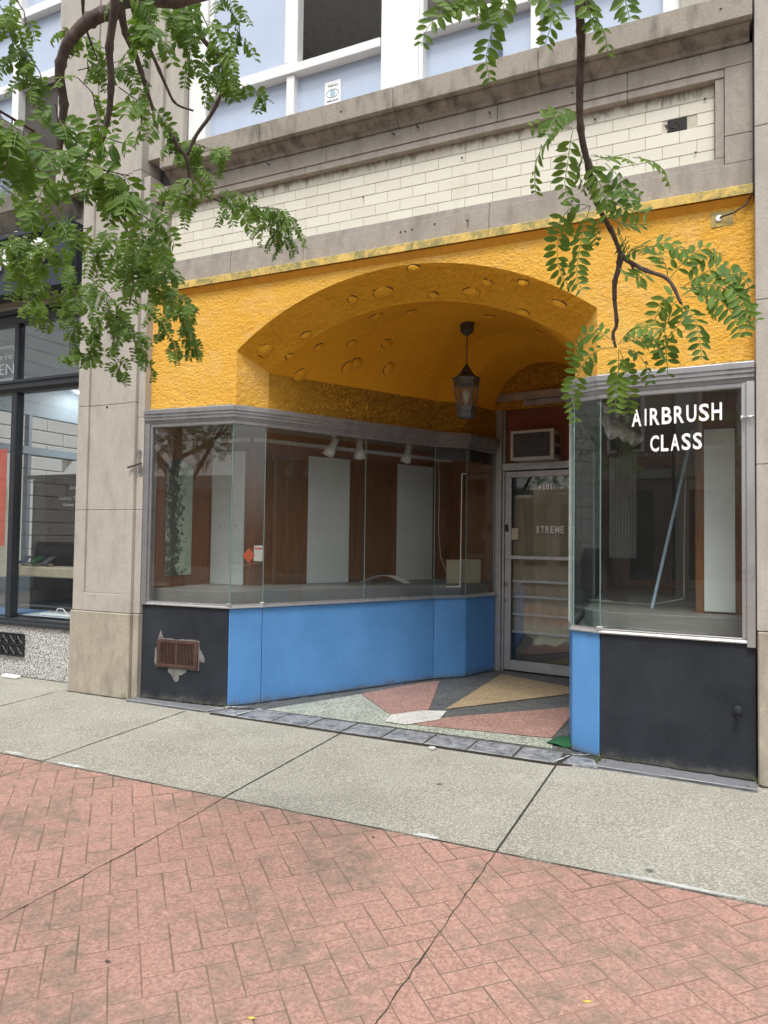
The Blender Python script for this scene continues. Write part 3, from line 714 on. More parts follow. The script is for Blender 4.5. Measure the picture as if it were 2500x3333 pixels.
def loft(i0, i1, mat, name, sub_=6, smooth=True):
    m = MB(); vs = []; rows = []
    for i in range(i0, i1):
        for s_ in range(sub_): rows.append((i, s_/sub_))
    rows.append((i1-1, 1.))
    for (i, s_) in rows:
        for k in range(NT+1): vs.append(sec(i, k/NT).lerp(sec(i+1, k/NT), s_))
    n = NT+1; m.add(vs, [(r*n+k, r*n+k+1, (r+1)*n+k+1, (r+1)*n+k) for r in range(len(rows)-1) for k in range(NT)])
    return m.build(name, mat, shop, smooth=smooth)
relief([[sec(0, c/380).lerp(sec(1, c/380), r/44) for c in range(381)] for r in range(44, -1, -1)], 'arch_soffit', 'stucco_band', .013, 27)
VG = []
for i in range(1, 5):
    n = 40 if i < 4 else 30
    for r in range(n if i < 4 else n+1): VG.append([sec(i, c/240).lerp(sec(i+1, c/240), r/n) for c in range(241)])
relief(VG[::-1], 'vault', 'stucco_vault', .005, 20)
# lunette above the door
m = MB(); low = [sec(5, k/NT) for k in range(NT+1)]; vs = []
for p in low: vs += [(p.x, p.y-.06, 3.0), (p.x, p.y-.06, p.z+.02)]
m.add(vs, [(2*i, 2*i+2, 2*i+3, 2*i+1) for i in range(NT)]); m.build('lunette', 'stucco_rough', shop)
# rounded stones pressed in the soffit
def boss(c, nrm, tx, a, b):
    a *= 1.05; b *= 1.05; nrm = nrm.normalized(); tx = (tx-nrm*tx.dot(nrm)).normalized(); ty = nrm.cross(tx); m = MB(); vs = []; n = 20
    R_ = [(1.12, -.004), (1.0, .010), (.8, .020), (.5, .028), (.2, .032)]; rr = random.Random(int(c.x*1000)); ph = rr.random()*6
    for (r, h) in R_:
        for k in range(n):
            t = 2*pi*k/n; q = 1+.06*sin(2*t+ph)+.04*sin(3*t+ph*2)
            vs.append(c+tx*(cos(t)*r*a*q)+ty*(sin(t)*r*b*q)+nrm*h)
    fs = [(i*n+k, i*n+(k+1) % n, (i+1)*n+(k+1) % n, (i+1)*n+k) for i in range(len(R_)-1) for k in range(n)]+[tuple(range((len(R_)-1)*n, len(R_)*n))]
    m.add(vs, fs); rim = [c+tx*(cos(2*pi*k/n)*a*1.06)+ty*(sin(2*pi*k/n)*b*1.06)+nrm*.001 for k in range(n//2+3)]
    o = m.build('stone_boss', 'stucco_band', shop, smooth=True); r_ = MB(); r_.tube(rim, [.001]+[.0055]*(len(rim)-2)+[.001], 5); r_.build('rim_crack', 'crack', o)
def bosson(i, s_, t, a, b):
    p = sec(i, t).lerp(sec(i+1, t), s_); q = sec(i, t+.01).lerp(sec(i+1, t+.01), s_); r_ = sec(i, t).lerp(sec(i+1, t), min(1, s_+.01)) if s_ < .99 else p
    tv = (q-p).normalized(); sv = (sec(i+1, t)-sec(i, t)).normalized(); n = tv.cross(sv)
    if n.z > 0: n = -n
    boss(p, n, tv, a, b)
KEEP = []
rayhits = []
def findpar(px, py, i):
    best = None
    d = (r2*((px-1250)/FPX)-u2*((py-1666.5)/FPX)+fw).normalized()
    for ti in range(0, 101):
        for si in range(0, 21):
            p = sec(i, ti/100).lerp(sec(i+1, ti/100), si/20); e = ((p-CAM).cross(d)).length
            if best is None or e < best[0]: best = (e, si/20, ti/100)
    return best
for (px, py, i, a, b) in ((1252, 948, 0, .085, .05), (1345, 872, 0, .05, .03), (1150, 975, 0, .04, .035), (1407, 962, 0, .04, .035), (1532, 950, 0, .07, .035), (1585, 922, 0, .04, .03), (1705, 925, 0, .045, .03), (1823, 992, 0, .06, .03), (1000, 1090, 0, .05, .03), (1710, 1015, 0, .05, .025), (865, 1135, 0, .07, .05),
        (1225, 1028, 1, .06, .05), (1337, 1014, 1, .05, .04), (1035, 1132, 1, .045, .035), (943, 1160, 1, .035, .045), (1142, 1120, 1, .045, .045), (1260, 1118, 1, .05, .06), (977, 1218, 1, .07, .05), (1123, 1195, 1, .065, .05), (1158, 1178, 1, .06, .06), (1262, 1198, 1, .065, .05), (1596, 1028, 1, .06, .04), (1760, 1082, 1, .06, .05)):
    if i == 0: e, s_, t = findpar(px, py, 0)
    else:
        c1_, c2_ = findpar(px, py, 1), findpar(px, py, 2); e, s_, t = min(c1_, c2_); i = 1 if c1_ <= c2_ else 2
    bosson(i, s_, t, a, b)
# lip along the top, and greenish grime lines
m = MB(); m.sweep([(-4.9, -.03), (.165, -.03)], [(-.03, 3.80), (.028, 3.765), (.032, 3.83), (-.03, 3.835)]); m.build('lip', 'lip', shop, bevel=.004)
m = MB(); m.sweep([(-4.9, -.028), (.165, -.028)], [(-.028, 3.715), (-.012, 3.735), (.012, 3.764), (-.02, 3.797)]); m.build('lip_cove', 'lip_under', shop)
m = MB(); rr = random.Random(2)
def grime(path, z, w_=.012, off=.001):
    P = [V2(p) for p in path]
    for a, b in zip(P[:-1], P[1:]):
        L = (b-a).length; d = (b-a)/L; nn_ = Vector((d.y, -d.x)); u = 0; vs = []
        while u <= L:
            h = w_*(.3+1.2*rr.random()); q = a+d*u+nn_*off; vs += [(q.x, q.y, z-.03), (q.x, q.y, z+h)]; u += .018
        m.add(vs, [(2*i, 2*i+2, 2*i+3, 2*i+1) for i in range(len(vs)//2-1)])
grime([(-4.9, 0), (-3.95, 0)], CZ1, .014); m.build('grime_line', 'scum', shop); m = MB(); grime([(-.80, 0), (.165, 0)], CZ1, .026); m.build('grime_line', 'scum', shop); m = MB(); grime([(-3.92, .01), (-3.78, .31), (-2.85, 2.09)], CZ1, .012)
m.build('grime_line', 'scum', shop)
m = MB(); m.box(-.085, -.0035, 3.60, .05, 0, 3.70); m.build('bare_patch', 'scum', shop)
# ---- door wall
D0 = Vector((-2.425, 3.02)); D1 = Vector((-1.28, 2.835)); dd = (D1-D0).normalized(); DL = (D1-D0).length
def dbox(name, mat, *b, bevel=.002, parent=None, mb=None):
    m = mb or MB(); m.obox(D0, dd, *b); return m.build(name, mat, parent or shop, bevel=bevel)
dbox('door_jamb', 'alu_door', -.02, .075, -.05, .05, 0, 3.02); dbox('door_jamb', 'alu_door', .08, .105, -.05, .02, 0, 2.30)
dbox('door_jamb', 'alu_door', DL-.12, DL+.02, -.05, .05, 0, 3.02)
dbox('door_header', 'alu_door', .08, DL-.125, -.04, .035, 2.305, 2.385)
m = MB(); m.obox(D0, dd, -.02, DL, -.05, .055, 3.03, 3.095); m.obox(D0, dd, -.02, DL, -.05, .085, 3.10, 3.19); dbox('door_cornice', 'alu', 0, .01, -.04, -.03, 3.05, 3.06, mb=m)
dbox('transom_frame', 'alu', .08, .115, -.04, .02, 2.388, 3.02)
dbox('transom_panel', 'redwood', .117, DL-.125, -.045, -.025, 2.388, 3.025, bevel=0)
# ---- door leaf
door = dbox('door', 'alu_door', .112, .175, -.025, .012, .018, 2.29, bevel=.002)
def dpart(name, mat, *b, bevel=.001):
    m = MB(); m.obox(D0, dd, *b); return m.build(name, mat, door, bevel=bevel)
dpart('stile', 'alu_door', DL-.19, DL-.13, -.025, .012, .018, 2.29)
dpart('rail', 'alu_door', .177, DL-.192, -.025, .011, 2.225, 2.288); dpart('rail', 'alu_door', .177, DL-.192, -.025, .011, .02, .13)
dpart('glazing_bead', 'alu_bright', .177, .19, .0, .016, .135, 2.222)
dpart('glass_pane', 'glass', .178, DL-.193, -.012, -.006, .132, 2.224, bevel=0)
dpart('push_bar', 'alu_bright', .13, DL-.15, .03, .05, 1.285, 1.325, bevel=.004)
for z in (1.03, .855, .655, .455):
    dpart('guard_bar', 'alu_door', .192, DL-.193, -.030, -.02, z-.012, z+.014)
m = MB(); m.tube([(D0.x+dd.x*.13+(-dd.y)*0-.0, D0.y-.03, 1.67), (D0.x+dd.x*.13, D0.y-.06, 1.66), (D0.x+dd.x*.145, D0.y-.065, 1.62), (D0.x+dd.x*.15, D0.y-.035, 1.60)], .006); m.obox(D0, dd, .115, .15, .012, .03, 1.60, 1.68); m.build('lock', 'darkiron', door, bevel=.002)
m = MB(); c = D0+dd*.128; m.tube([(c.x+dd.x*cos(t)*.02, c.y+dd.y*cos(t)*.02-.035, .99+.02*sin(t)) for t in [2*pi*i/12 for i in range(13)]], .004); m.build('pull_ring', 'darkiron', door)
m = MB(); m.tube([(c.x, c.y-.015, .81), (c.x+.004, c.y-.05, .81)], .008); m.build('bolt', 'darkiron', door)
# paper behind the door glass
def paper(name, mat, u0, u1, z0, z1, n_, seed, lab):
    rr = random.Random(seed); m = MB(); nu = 24; nz = 14; vs = []
    ph = rr.random()*6
    for j in range(nz+1):
        for i in range(nu+1):
            u = u0+(u1-u0)*i/nu; zb = z0+.05*sin(ph+u*6)+.015*sin(u*25); z = zb+(z1-zb)*j/nz
            q = n_-.02*sin(u*19+ph)-.012*sin(u*43+z*3); vs.append(w3(u, q, z, D0, dd, Vector((dd.y, -dd.x))))
    m.add(vs, [(j*(nu+1)+i, j*(nu+1)+i+1, (j+1)*(nu+1)+i+1, (j+1)*(nu+1)+i) for j in range(nz) for i in range(nu)])
    return tag(m.build(name, mat, None, smooth=True), lab, 'paper')
paper('brown_paper', 'paper', .18, .45, .40, 2.01, -.09, 1, 'brown kraft paper hung inside the glass door, narrow left sheet')
paper('brown_paper', 'paper2', .425, .90, .37, 2.10, -.075, 3, 'wide sheet of brown kraft paper behind the glass door')
m = MB(); m.obox(D0, dd, .215, .42, -.05, -.047, 1.985, 2.02); tag(m.build('tape_strip', 'tape'), 'pale tape strip at top of the left paper sheet inside the door', 'tape')
m = MB(); m.obox(D0, dd, .70, .93, -.05, -.047, 2.02, 2.035); tag(m.build('tape_strip', 'tape'), 'thin pale tape strip right of the number on the door', 'tape')
m = MB(); m.obox(D0, dd, .19, .275, -.004, .006, 1.505, 1.64); tag(m.build('notice_card', 'bag', bevel=.003), 'blank cream card stuck to left edge of the door glass', 'card')
# mailbox on the right recess wall
m = MB(); m.box(-1.125, .62, .62, -1.07, .78, .85); m.box(-1.13, .615, .85, -1.065, .785, .862)
tag(m.build('mailbox', 'signblack', bevel=.004), 'small dark box fixed beside the narrow right blue panel', 'mailbox')
# ---- air conditioner in the transom
ac = empty('air_conditioner', (-1.9, 2.8, 2.39), 'cream window air conditioner in the red transom panel above the door', 'air conditioner')
u0, u1, z0, z1 = .27, .78, 2.392, 2.725
m = MB(); m.obox(D0, dd, u0+.005, u1-.005, -.02, .20, z0+.004, z1-.006); m.build('casing', 'acbody', ac, bevel=.004)
m = MB(); m.obox(D0, dd, u0, u1, .20, .225, z0, z0+.035); m.obox(D0, dd, u0, u1, .20, .225, z1-.03, z1); m.obox(D0, dd, u0, u0+.03, .20, .225, z0+.035, z1-.03); m.obox(D0, dd, u1-.045, u1, .20, .225, z0+.035, z1-.03); m.build('front_frame', 'acbody', ac, bevel=.003)
m = MB(); m.obox(D0, dd, u0+.03, u1-.045, .202, .206, z0+.035, z1-.03); m.build('coil', 'darkiron', ac)
m = MB()
for i in range(14): z = z0+.045+i*.0185; m.obox(D0, dd, u0+.03, u1-.045, .207, .213, z, z+.006)
for i in range(5): u = u0+.08+i*.085; m.obox(D0, dd, u, u+.004, .213, .217, z0+.035, z1-.03)
m.build('grille', 'acgrille', ac)
m = MB()
for j in range(2):
    for i in range(3): m.obox(D0, dd, u1-.006, u1-.003, .03+i*.055, .07+i*.055, z0+.05+j*.13, z0+.14+j*.13)
m.build('side_louvre', 'darkiron', ac)
# ---- closed building behind
def part(name, mat, *b):
    m = MB(); m.box(*b); return m.build(name, mat, shop)
part('rear_wall', 'dim', -5.45, 8, 0, 1.6, 8.1, 4.9); part('party_wall', 'dim', -5.48, .32, 0, -5.40, 8, 4.9); part('party_wall', 'dim', 1.5, .15, 0, 1.6, 8, 4.9)
part('floor_slab', 'dim', -5.4, .15, 4.86, 1.5, 8.1, 4.95); part('room_ceiling', 'dim', -5.4, 3.2, 3.3, 1.5, 8, 3.35); part('roof_slab', 'dim', -14, .16, 7.62, 1.7, 8.2, 7.8)
part('upper_rear_wall', 'dim', -14, 8.1, 4.9, 1.7, 8.2, 7.6); part('ground_slab', 'dark', -5.4, 3.0, -.1, 1.5, 8, .01)
part('fascia_backing', 'dim', -4.95, .142, 3.84, .17, .16, 5.06)
# ---- display interiors
inte = MB(); 
BW0, BW1 = Vector((-4.45, 1.0)), Vector((-3.20, 3.62))
bd = (BW1-BW0).normalized(); BL = (BW1-BW0).length
m = MB(); m.obox((-4.97, 1.0), (1, 0), 0, .52, -.03, 0, .8, 2.66); m.obox(BW0, bd, 0, BL, -.03, 0, .8, 2.66); m.obox((-4.95, -.03), (0, 1), -.0, 1.03, -.02, .0, .8, 2.66); m.obox(BW1, (1, -.55), 0, .85, -.03, 0, .8, 2.66)
m.build('display_back_wall', 'wood', shop)
m = MB()   # darker/lighter vertical panels: door leaves and stiles on the back wall
for (a, b) in ((.05, .10), (.16, .22), (.24, .63), (1.28, 1.33), (1.36, 1.9), (2.55, 2.62)):
    m.obox(BW0, bd, a, b, .0, .018, 1.0, 2.36)
for a in (.02, .44): m.obox((-4.97, 1.0), (1, 0), a, a+.03, 0, .012, 1.0, 2.45)
m.build('wall_stile', 'wood_light', shop, bevel=.003)
m = MB(); m.prism([(-4.93, .10), (-4.05, .12), (-3.90, .40), (-2.96, 2.18), (-2.68, 2.5), (-2.5, 3.0), (-3.1, 3.5), BW1[:], BW0[:], (-4.93, 1.0)], .80, 1.0); m.build('display_deck', 'deck', shop, bevel=.004)
m = MB(); m.prism([A, (-3.975, .03), (-3.81, .29), (-2.85, 2.10), (-2.59, 2.38), (-2.43, 2.95), (-4.9, 3.0)], .80, .862); m.build('display_floor', 'deck', shop)
m = MB(); m.prism([(-4.97, -.02), (-3.98, .04), (-3.82, .32), (-2.86, 2.12), (-2.60, 2.40), (-2.44, 2.95), (-2.4, 3.8), (-5.0, 3.8)], 2.60, 2.64); m.build('display_ceiling', 'ceil', shop)
m = MB(); u = 0.02
while u < BL-.02: m.obox(BW0, bd, u, u+.022, 0, .02, 2.49, 2.53); u += .036
m.build('dentil_moulding', 'board', shop); m = MB(); u = 0.0
while u < .5: m.obox((-4.97, 1.0), (1, 0), u, u+.022, 0, .02, 2.49, 2.53); u += .036
m.build('dentil_moulding', 'board', shop)
m = MB(); m.sweep([Dp, Ep, Fp], [(-.05, 2.37), (-.035, 2.37), (-.035, 2.55), (-.05, 2.55)]); m.build('blind_strip', 'dark', shop)
# right display
m = MB(); m.prism([(-1.27, 2.8), (-1.06, .42), (-.99, .13), (-.79, .03), (.16, -.03), (.4, 3.6), (-1.3, 3.6)], .80, .862); m.build('display_floor', 'deck', shop)
m = MB(); m.prism([(-1.17, 2.8), (-.99, .52), (-.90, .33), (-.70, .30), (.30, .28), (.3, 3.45), (-1.2, 3.45)], .862, .985); m.build('display_deck', 'deck', shop, bevel=.004)
m = MB(); m.prism([(-1.24, 2.85), (-1.04, .40), (-.98, .13), (-.78, .04), (.165, -.03), (.4, 3.6), (-1.26, 3.6)], 2.60, 2.64); m.build('display_ceiling', 'ceil', shop)
m = MB(); m.box(-.205, .60, .8, .18, .75, 2.62); m.build('wood_pier', 'wood_light', shop, bevel=.004)
m = MB(); m.box(.17, -.02, .8, .20, .62, 2.62); m.box(-1.27, 3.0, .8, -1.18, 3.5, 2.62); m.box(-1.3, 3.40, .8, .3, 3.45, 2.62); m.box(-.205, .75, .8, -.17, 3.4, 2.62); m.build('display_back_wall', 'wood', shop)
m = MB(); m.box(-1.16, 3.36, 1.0, -1.06, 3.395, 2.3); m.box(-.46, 3.30, 1.0, -.21, 3.395, 2.5); m.box(-1.06, 3.35, 1.0, -.46, 3.39, 1.08); m.build('wall_stile', 'wood_light', shop, bevel=.003)
m = MB(); m.add([(-.98, 3.38, 1.08), (-.46, 3.38, 1.08), (-.46, 3.38, 2.28), (-.70, 3.38, 2.38), (-.94, 3.38, 2.28), (-.98, 3.38, 2.2)], [(0, 1, 2, 3, 4, 5)]); m.add([(-.98, 3.36, 1.08), (-.46, 3.36, 1.08), (-.46, 3.36, 2.28), (-.70, 3.36, 2.38), (-.94, 3.36, 2.28), (-.98, 3.36, 2.2)], [(5, 4, 3, 2, 1, 0)])
m.build('dark_mirror', 'mirror', shop)
m = MB(); u = -1.10
while u < -.22: m.box(u, 3.36, 2.46, u+.02, 3.395, 2.50); u += .036
m.build('dentil_moulding', 'board', shop)
# curtain
m = MB(); vs = []; n = 40
for i in range(n+1):
    x = -1.05+.26*i/n; y = 2.25+.012*sin(i*1.45); vs += [(x, y, 1.34), (x, y, 2.34)]
m.add(vs, [(2*i, 2*i+2, 2*i+3, 2*i+1) for i in range(n)]); tag(m.build('curtain', 'curt', smooth=True), 'pale pleated curtain hanging inside the right display window', 'curtain')
# white boards
def board(x0, x1, o, d, z0, z1, mat, lab, n0=.02, holes=True):
    m = MB(); m.obox(o, d, x0, x1, n0, n0+.012, z0, z1)
    b = tag(m.build('display_board', mat, bevel=.001), lab, 'board', 'tall pale display boards in the windows')
    if holes:
        h = MB(); D_ = Vector(d).normalized(); N_ = Vector((D_.y, -D_.x))
        for (uu, z) in ((x0+(x1-x0)*.27, 1.61), (x0+(x1-x0)*.75, 1.61)):
            q = Vector(o)+D_*uu+N_*(n0+.0135); h.lathe((q.x, q.y, z), [(.007, 0), (.007, .0015)], 10, 0, (N_.x, N_.y, 0))
        ORG[b.name] = b.location.copy(); h.build('screw_hole', 'darkiron', b)
    return b
board(.03, .45, (-4.97, 1.0), (1, 0), 1.0, 2.388, 'board', 'white board second from the left in left window, crossed by the glass corner')
board(.68, 1.24, BW0, bd, 1.0, 2.392, 'board', 'widest white board in the middle of left window')
board(1.96, 2.54, BW0, bd, 1.0, 2.40, 'board', 'dim white board at the right end of left window')
m = MB(); m.obox((-4.925, 0), (0, 1), .26, .63, .0, .012, 1.11, 2.2); m.add([(-4.925, .26, 2.2), (-4.913, .26, 2.2), (-4.925, .4, 2.26), (-4.913, .4, 2.26), (-4.925, .63, 2.2), (-4.913, .63, 2.2)], [(0, 2, 4), (1, 5, 3), (0, 1, 3, 2), (2, 3, 5, 4)])
tag(m.build('display_board', 'mouldy'), 'mouldy pale green board with black spots against the left side wall', 'board', 'tall pale display boards in the windows')
board(.06, .265, (-.205, .60), (1, 0), 1.0, 2.334, 'board', 'narrow white board on the wooden pier in right window', .002, False)
# track lights
def spot(p, tgt, lab, top=2.6):
    p = Vector(p); e = empty('track_spotlight', (p.x, p.y, p.z), lab, 'spotlight', 'white track spotlights')
    a = (Vector(tgt)).normalized(); m = MB(); m.box(p.x-.018, p.y-.018, p.z-.0, p.x+.018, p.y+.018, p.z+.05); m.tube([p+Vector((0, 0, .0)), p+Vector((0, 0, -.05))], .009); m.build('stem', 'white_lamp', e, bevel=.002)
    c = p+Vector((0, 0, -.06)); m = MB(); m.lathe(c-a*.05, [(.028, 0), (.036, .006), (.038, .09), (.040, .10), (.056, .125), (.058, .19), (.053, .19), (.05, .13), (.02, .12)], 20, 0, a)
    m.build('lamp_head', 'white_lamp', e, smooth=True, bevel=.001)
for (p, t, lab) in (((-3.60, 1.20, 2.52), (-.35, -.35, -1), 'white spotlight tilted to the left, first on the track in left window'), ((-3.47, 1.52, 2.53), (.05, -.1, -1), 'white spotlight pointing straight down in left window'), ((-3.17, 2.12, 2.54), (-.15, -.3, -1), 'dim white spotlight at the right end of the left window track'),
        ((-.85, .62, 2.50), (.55, -.25, -.8), 'white spotlight nearest the glass corner in right window'), ((-.79, .86, 2.50), (.6, -.2, -.7), 'middle white spotlight of three in right window'), ((-.745, 1.12, 2.50), (.55, -.2, -.75), 'white spotlight farthest inside right window')):
    spot(p, t, lab)
def track(a, b, lab):
    a, b = Vector(a), Vector(b); m = MB(); L = (b-a).length; m.obox((a.x, a.y), ((b-a).x, (b-a).y), 0, L, -.018, .018, a.z, a.z+.022); return tag(m.build('light_track', 'white_lamp', bevel=.002), lab, 'light track')
track((-3.72, .92, 2.572), (-3.05, 2.35, 2.572), 'white ceiling light track along left window'); track((-.88, .5, 2.552), (-.68, 1.45, 2.552), 'short white light track in right window')
# loose things in the windows
a, b = Vector((-.52, .74, .987)), Vector((-.235, 1.0, 2.39)); m = MB(); m.tube([a, b], .0125, 8); tag(m.build('wooden_stick', 'stick'), 'pale blue stick leaning up inside right window', 'stick')
m = MB(); m.tube([(-.165, 1.02, 1.0), (-.16, 1.02, 2.3)], .008, 6); tag(m.build('blue_rod', 'stick'), 'thin blue rod standing upright beside the wooden pier', 'rod')
pts_ = []
for i in range(60):
    t = i/59; pts_.append((-.28-.02*sin(t*3)-(max(0, t-.62)*1.9), .95+.5*max(0, t-.6), 2.28-t*2.02 if t < .6 else max(.993, 1.07-(t-.6)*.5)))
pts_ += [(-.98+.10*cos(i*.5)*(1-.01*i), 1.18+.05*sin(i*.5), .995+.002*(i % 3)) for i in range(26)]
m = MB(); m.tube(pts_, .0045, 5); tag(m.build('power_cord', 'cordm'), 'beige cord hanging down and curled on the right display deck', 'cord')
m = MB(); m.tube([(-3.0, 2.46, 2.58), (-2.93, 2.42, 2.4), (-2.90, 2.38, 2.0), (-2.90, 2.36, 1.6), (-2.87, 2.36, 1.3), (-2.80, 2.38, 1.12), (-2.68, 2.44, 1.02)], .004, 5); tag(m.build('thin_wire', 'cordm'), 'thin wire hanging in the inner corner of left window', 'wire')
# white tube bracket at D-E pane
m = MB(); q = lambda f, z: tuple(V2(Dp)*(1-f)+V2(Ep)*f+Vector((-.015, .02)))+(z,)
m.tube([q(1.0, 2.225), q(.86, 2.222)], .006, 6); m.tube([q(.86, 2.222), q(.84, .985)], .006, 6); m.tube([q(.84, .985), q(.40, .985)], .006, 6); tag(m.build('wire_bracket', 'letter'), 'white bracket shaped strip on the short pane beside the door', 'strip')
m = MB(); vs = []
for i in range(17):
    t = i/16; x = -3.72+.46*t; y = 2.05+.20*t; z = 1.002+.085*sin(pi*t); vs += [(x, y, z), (x+.03, y+.12, z)]
m.add(vs, [(2*i, 2*i+2, 2*i+3, 2*i+1) for i in range(16)]); o = m.build('curved_strip', 'board'); sm = o.modifiers.new('s', 'SOLIDIFY'); sm.thickness = .004; tag(o, 'bowed white plastic strip lying on left display deck', 'strip')
bag = MB(); bag.obox((-2.90, 2.62), (1, .45), 0, .16, 0, .10, 1.002, 1.27); bag.obox((-2.755, 2.685), (1, 1.1), .0, .26, .0, .02, 1.002, 1.275)
tag(bag.build('paper_bag', 'bag', bevel=.003), 'folded manila paper bag standing in the corner window by the door', 'bag')
m = MB(); dn2 = (V2(Cp)-V2(Bp)).normalized(); c0 = V2(Cp)-dn2*.14
P = [(0, -.068), (.06, 0), (0, .068), (-.06, 0)]
m.add([w3(u, -.014, 1.33+z, c0, dn2, Vector((dn2.y, -dn2.x))) for u, z in P]+[w3(u, -.016, 1.33+z, c0, dn2, Vector((dn2.y, -dn2.x))) for u, z in P], [(0, 1, 2, 3), (7, 6, 5, 4)])
tag(m.build('diamond_sticker', 'orange'), 'orange diamond sticker inside the narrow left pane', 'sticker')
m = MB(); m.obox((c0.x, c0.y), dn2, .05, .135, -.017, -.0145, 1.28, 1.42); o = m.build('paper_notice', 'letter_dull'); tag(o, 'small white notice beside the orange diamond sticker', 'notice')
m = MB(); m.obox((c0.x, c0.y), dn2, .055, .13, -.0145, -.0138, 1.385, 1.40); m.build('print_line', 'redposter', o); ORG[o.name] = o.location.copy()
# lettering on the right window
dJ = (V2(K_)-V2(J_)).normalized()
def letters(txt, o, d, u, z, width, height, mat, name, parent, n=.0, bold=.02, slope=0, gap=.24):
    """each glyph fitted into its own cell, condensed block lettering"""
    wd = {'I': .42, 'E': .9, 'L': .85, '1': .48, 'M': 1.15}; tot = sum(wd.get(c, 1) for c in txt)+gap*(len(txt)-1); k = width/tot; x = u; m = MB()
    for c in txt:
        w_ = wd.get(c, 1)*k; cu = w_*.42 if c in 'I' else w_
        text_mb(c, o, d, x+(w_-cu)/2 if c != 'I' else x+w_*.29, z+slope*(x-u)/width, cu, height, None, None, None, n=n, bold=bold, mb=m); x += w_+gap*k
    return m.build(name, mat, parent)
letters('AIRBRUSH', J_, dJ, .215, 2.292, .565, .116, 'letter', 'lettering', shop, slope=.012)
letters('CLASS', J_, dJ, .335, 2.112, .325, .112, 'letter', 'lettering', shop, slope=.005)
letters('4181', D0, dd, .51, 2.068, .165, .072, 'letter', 'house_number', door, n=.001, bold=.03, slope=.006, gap=.32)
letters('XTREME', D0, dd, .485, 1.585, .33, .078, 'letter', 'lettering', door, n=.001, bold=.005, gap=.38)
# ---- stone work above
stonep = 'lime_band'
def blocks(name, mat, x0, x1, joints, y0, y1, z0, z1, bevel=.003, gap=.0016):
    m = MB(); X = [x0]+[j for j in joints if x0 < j < x1]+[x1]
    for a, b in zip(X[:-1], X[1:]): m.box(a+gap, y0, z0, b-gap, y1, z1)
    return m.build(name, mat, shop, bevel=bevel)
blocks('lower_band', 'lime_band', -4.93, .172, (-4.02, -3.26, -1.62, -.62), -.005, .14, 3.837, 4.012)
blocks('panel_frame', 'lime_band', -4.80, .0, (-4.02, -3.26, -1.62, -.62), .010, .14, 4.014, 4.068)
blocks('panel_frame', 'lime_band', -4.80, .0, (-3.26, -.62), .004, .14, 4.612, 4.668)
blocks('upper_band', 'lime_band', -4.93, .172, (-3.05, -1.56, -.62), -.005, .14, 4.670, 4.80)
m = MB(); m.box(-.058, .012, 4.070, -.002, .14, 4.610); m.build('panel_frame', 'lime_band', shop, bevel=.003)
m = MB(); m.box(-4.93, .012, 4.070, -4.775, .14, 4.610); m.build('panel_frame', 'lime_band', shop, bevel=.003)
m = MB(); m.box(.0, -.004, 4.014, .172, .14, 4.20); m.box(.0, -.004, 4.203, .172, .14, 4.668); m.build('side_block', 'lime_band', shop, bevel=.003)
# cove + sill
m = MB(); X = [-4.72, -3.63, -2.37, -1.22, .15]
for a, b in zip(X[:-1], X[1:]):
    m.sweep([(a+.0016, 0), (b-.0016, 0)], [(-.1, 4.802), (.022, 4.802), (.026, 4.825), (.05, 4.84), (.085, 4.862), (.10, 4.884), (.10, 4.888), (-.1, 4.888)])
m.build('cove_moulding', 'lime_cove', shop)
blocks('window_ledge', 'lime_dark', -4.74, .165, (-3.63, -2.37, -1.22), -.15, .14, 4.890, 5.065, .006)
# brick panel
m = MB(); m.box(-4.775, .072, 4.06, -.06, .14, 4.62); m.build('mortar_bed', 'mortar', shop)
m = MB(); rnd = random.Random(8); ch = .0905; bw = .222
for r in range(6):
    z0 = 4.072+r*ch; x = -.061+(-.11 if r % 2 else 0)*0; off = 0 if r % 2 == 0 else bw/2
    x = -.061
    first = True
    while x > -4.77:
        wdt = bw if not (first and r % 2) else bw/2; first = False
        a, b = max(-4.772, x-wdt), x
        if b-a > .02 and not (r == 3 and a < -.22 and b > -.36 and abs((a+b)/2+.29) < .12):
            m.box(a+.0016, .066+rnd.uniform(-.001, .001), z0+.002, b-.0016, .088, z0+ch-.002, 0, rnd.random()*.9+.05)
        x -= wdt
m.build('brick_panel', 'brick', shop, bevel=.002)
m = MB(); m.box(-.36, .064, 4.346, -.235, .0715, 4.43); m.build('wall_hole', 'dark', shop)
m = MB(); m.tube([(-.33+.05*sin(i*.8), .07-.004*(i % 3), 4.385+.022*cos(i*1.1)) for i in range(14)], .0025, 5); m.build('loose_wire', 'darkiron', shop)
# bolts / pins / holes in stone
m = MB()
for (x, y, z) in ((-3.62, -.02, 4.76), (-2.42, -.02, 4.755), (-2.21, -.02, 4.765), (-1.79, -.01, 3.94), (-1.62, -.01, 4.74)):
    m.tube([(x, y+.03, z+.01), (x+.01, y-.045, z-.012)], .006, 6)
m.build('iron_pin', 'darkiron', shop)
m = MB()
for (x, z, y) in ((-3.35, 3.93, -.006), (-3.31, 3.93, -.006), (-2.35, 3.95, -.006), (-2.31, 3.95, -.006), (-2.25, 3.955, -.006), (-2.06, 3.965, -.006), (-3.6, 4.0, -.006), (-1.0, 3.95, -.006), (-1.0, 4.75, -.006), (-.02, 4.98, -.151), (-2.83, 4.97, -.151), (-2.72, 4.33, .053), (-1.86, 4.48, .053), (-.85, 4.55, .053), (-.18, 4.16, .053), (-.12, 4.52, .053)):
    m.lathe((x, y, z), [(.009, 0), (.007, .0015)], 8, 0, (0, -1, 0))
m.build('bolt_hole', 'darkiron', shop)
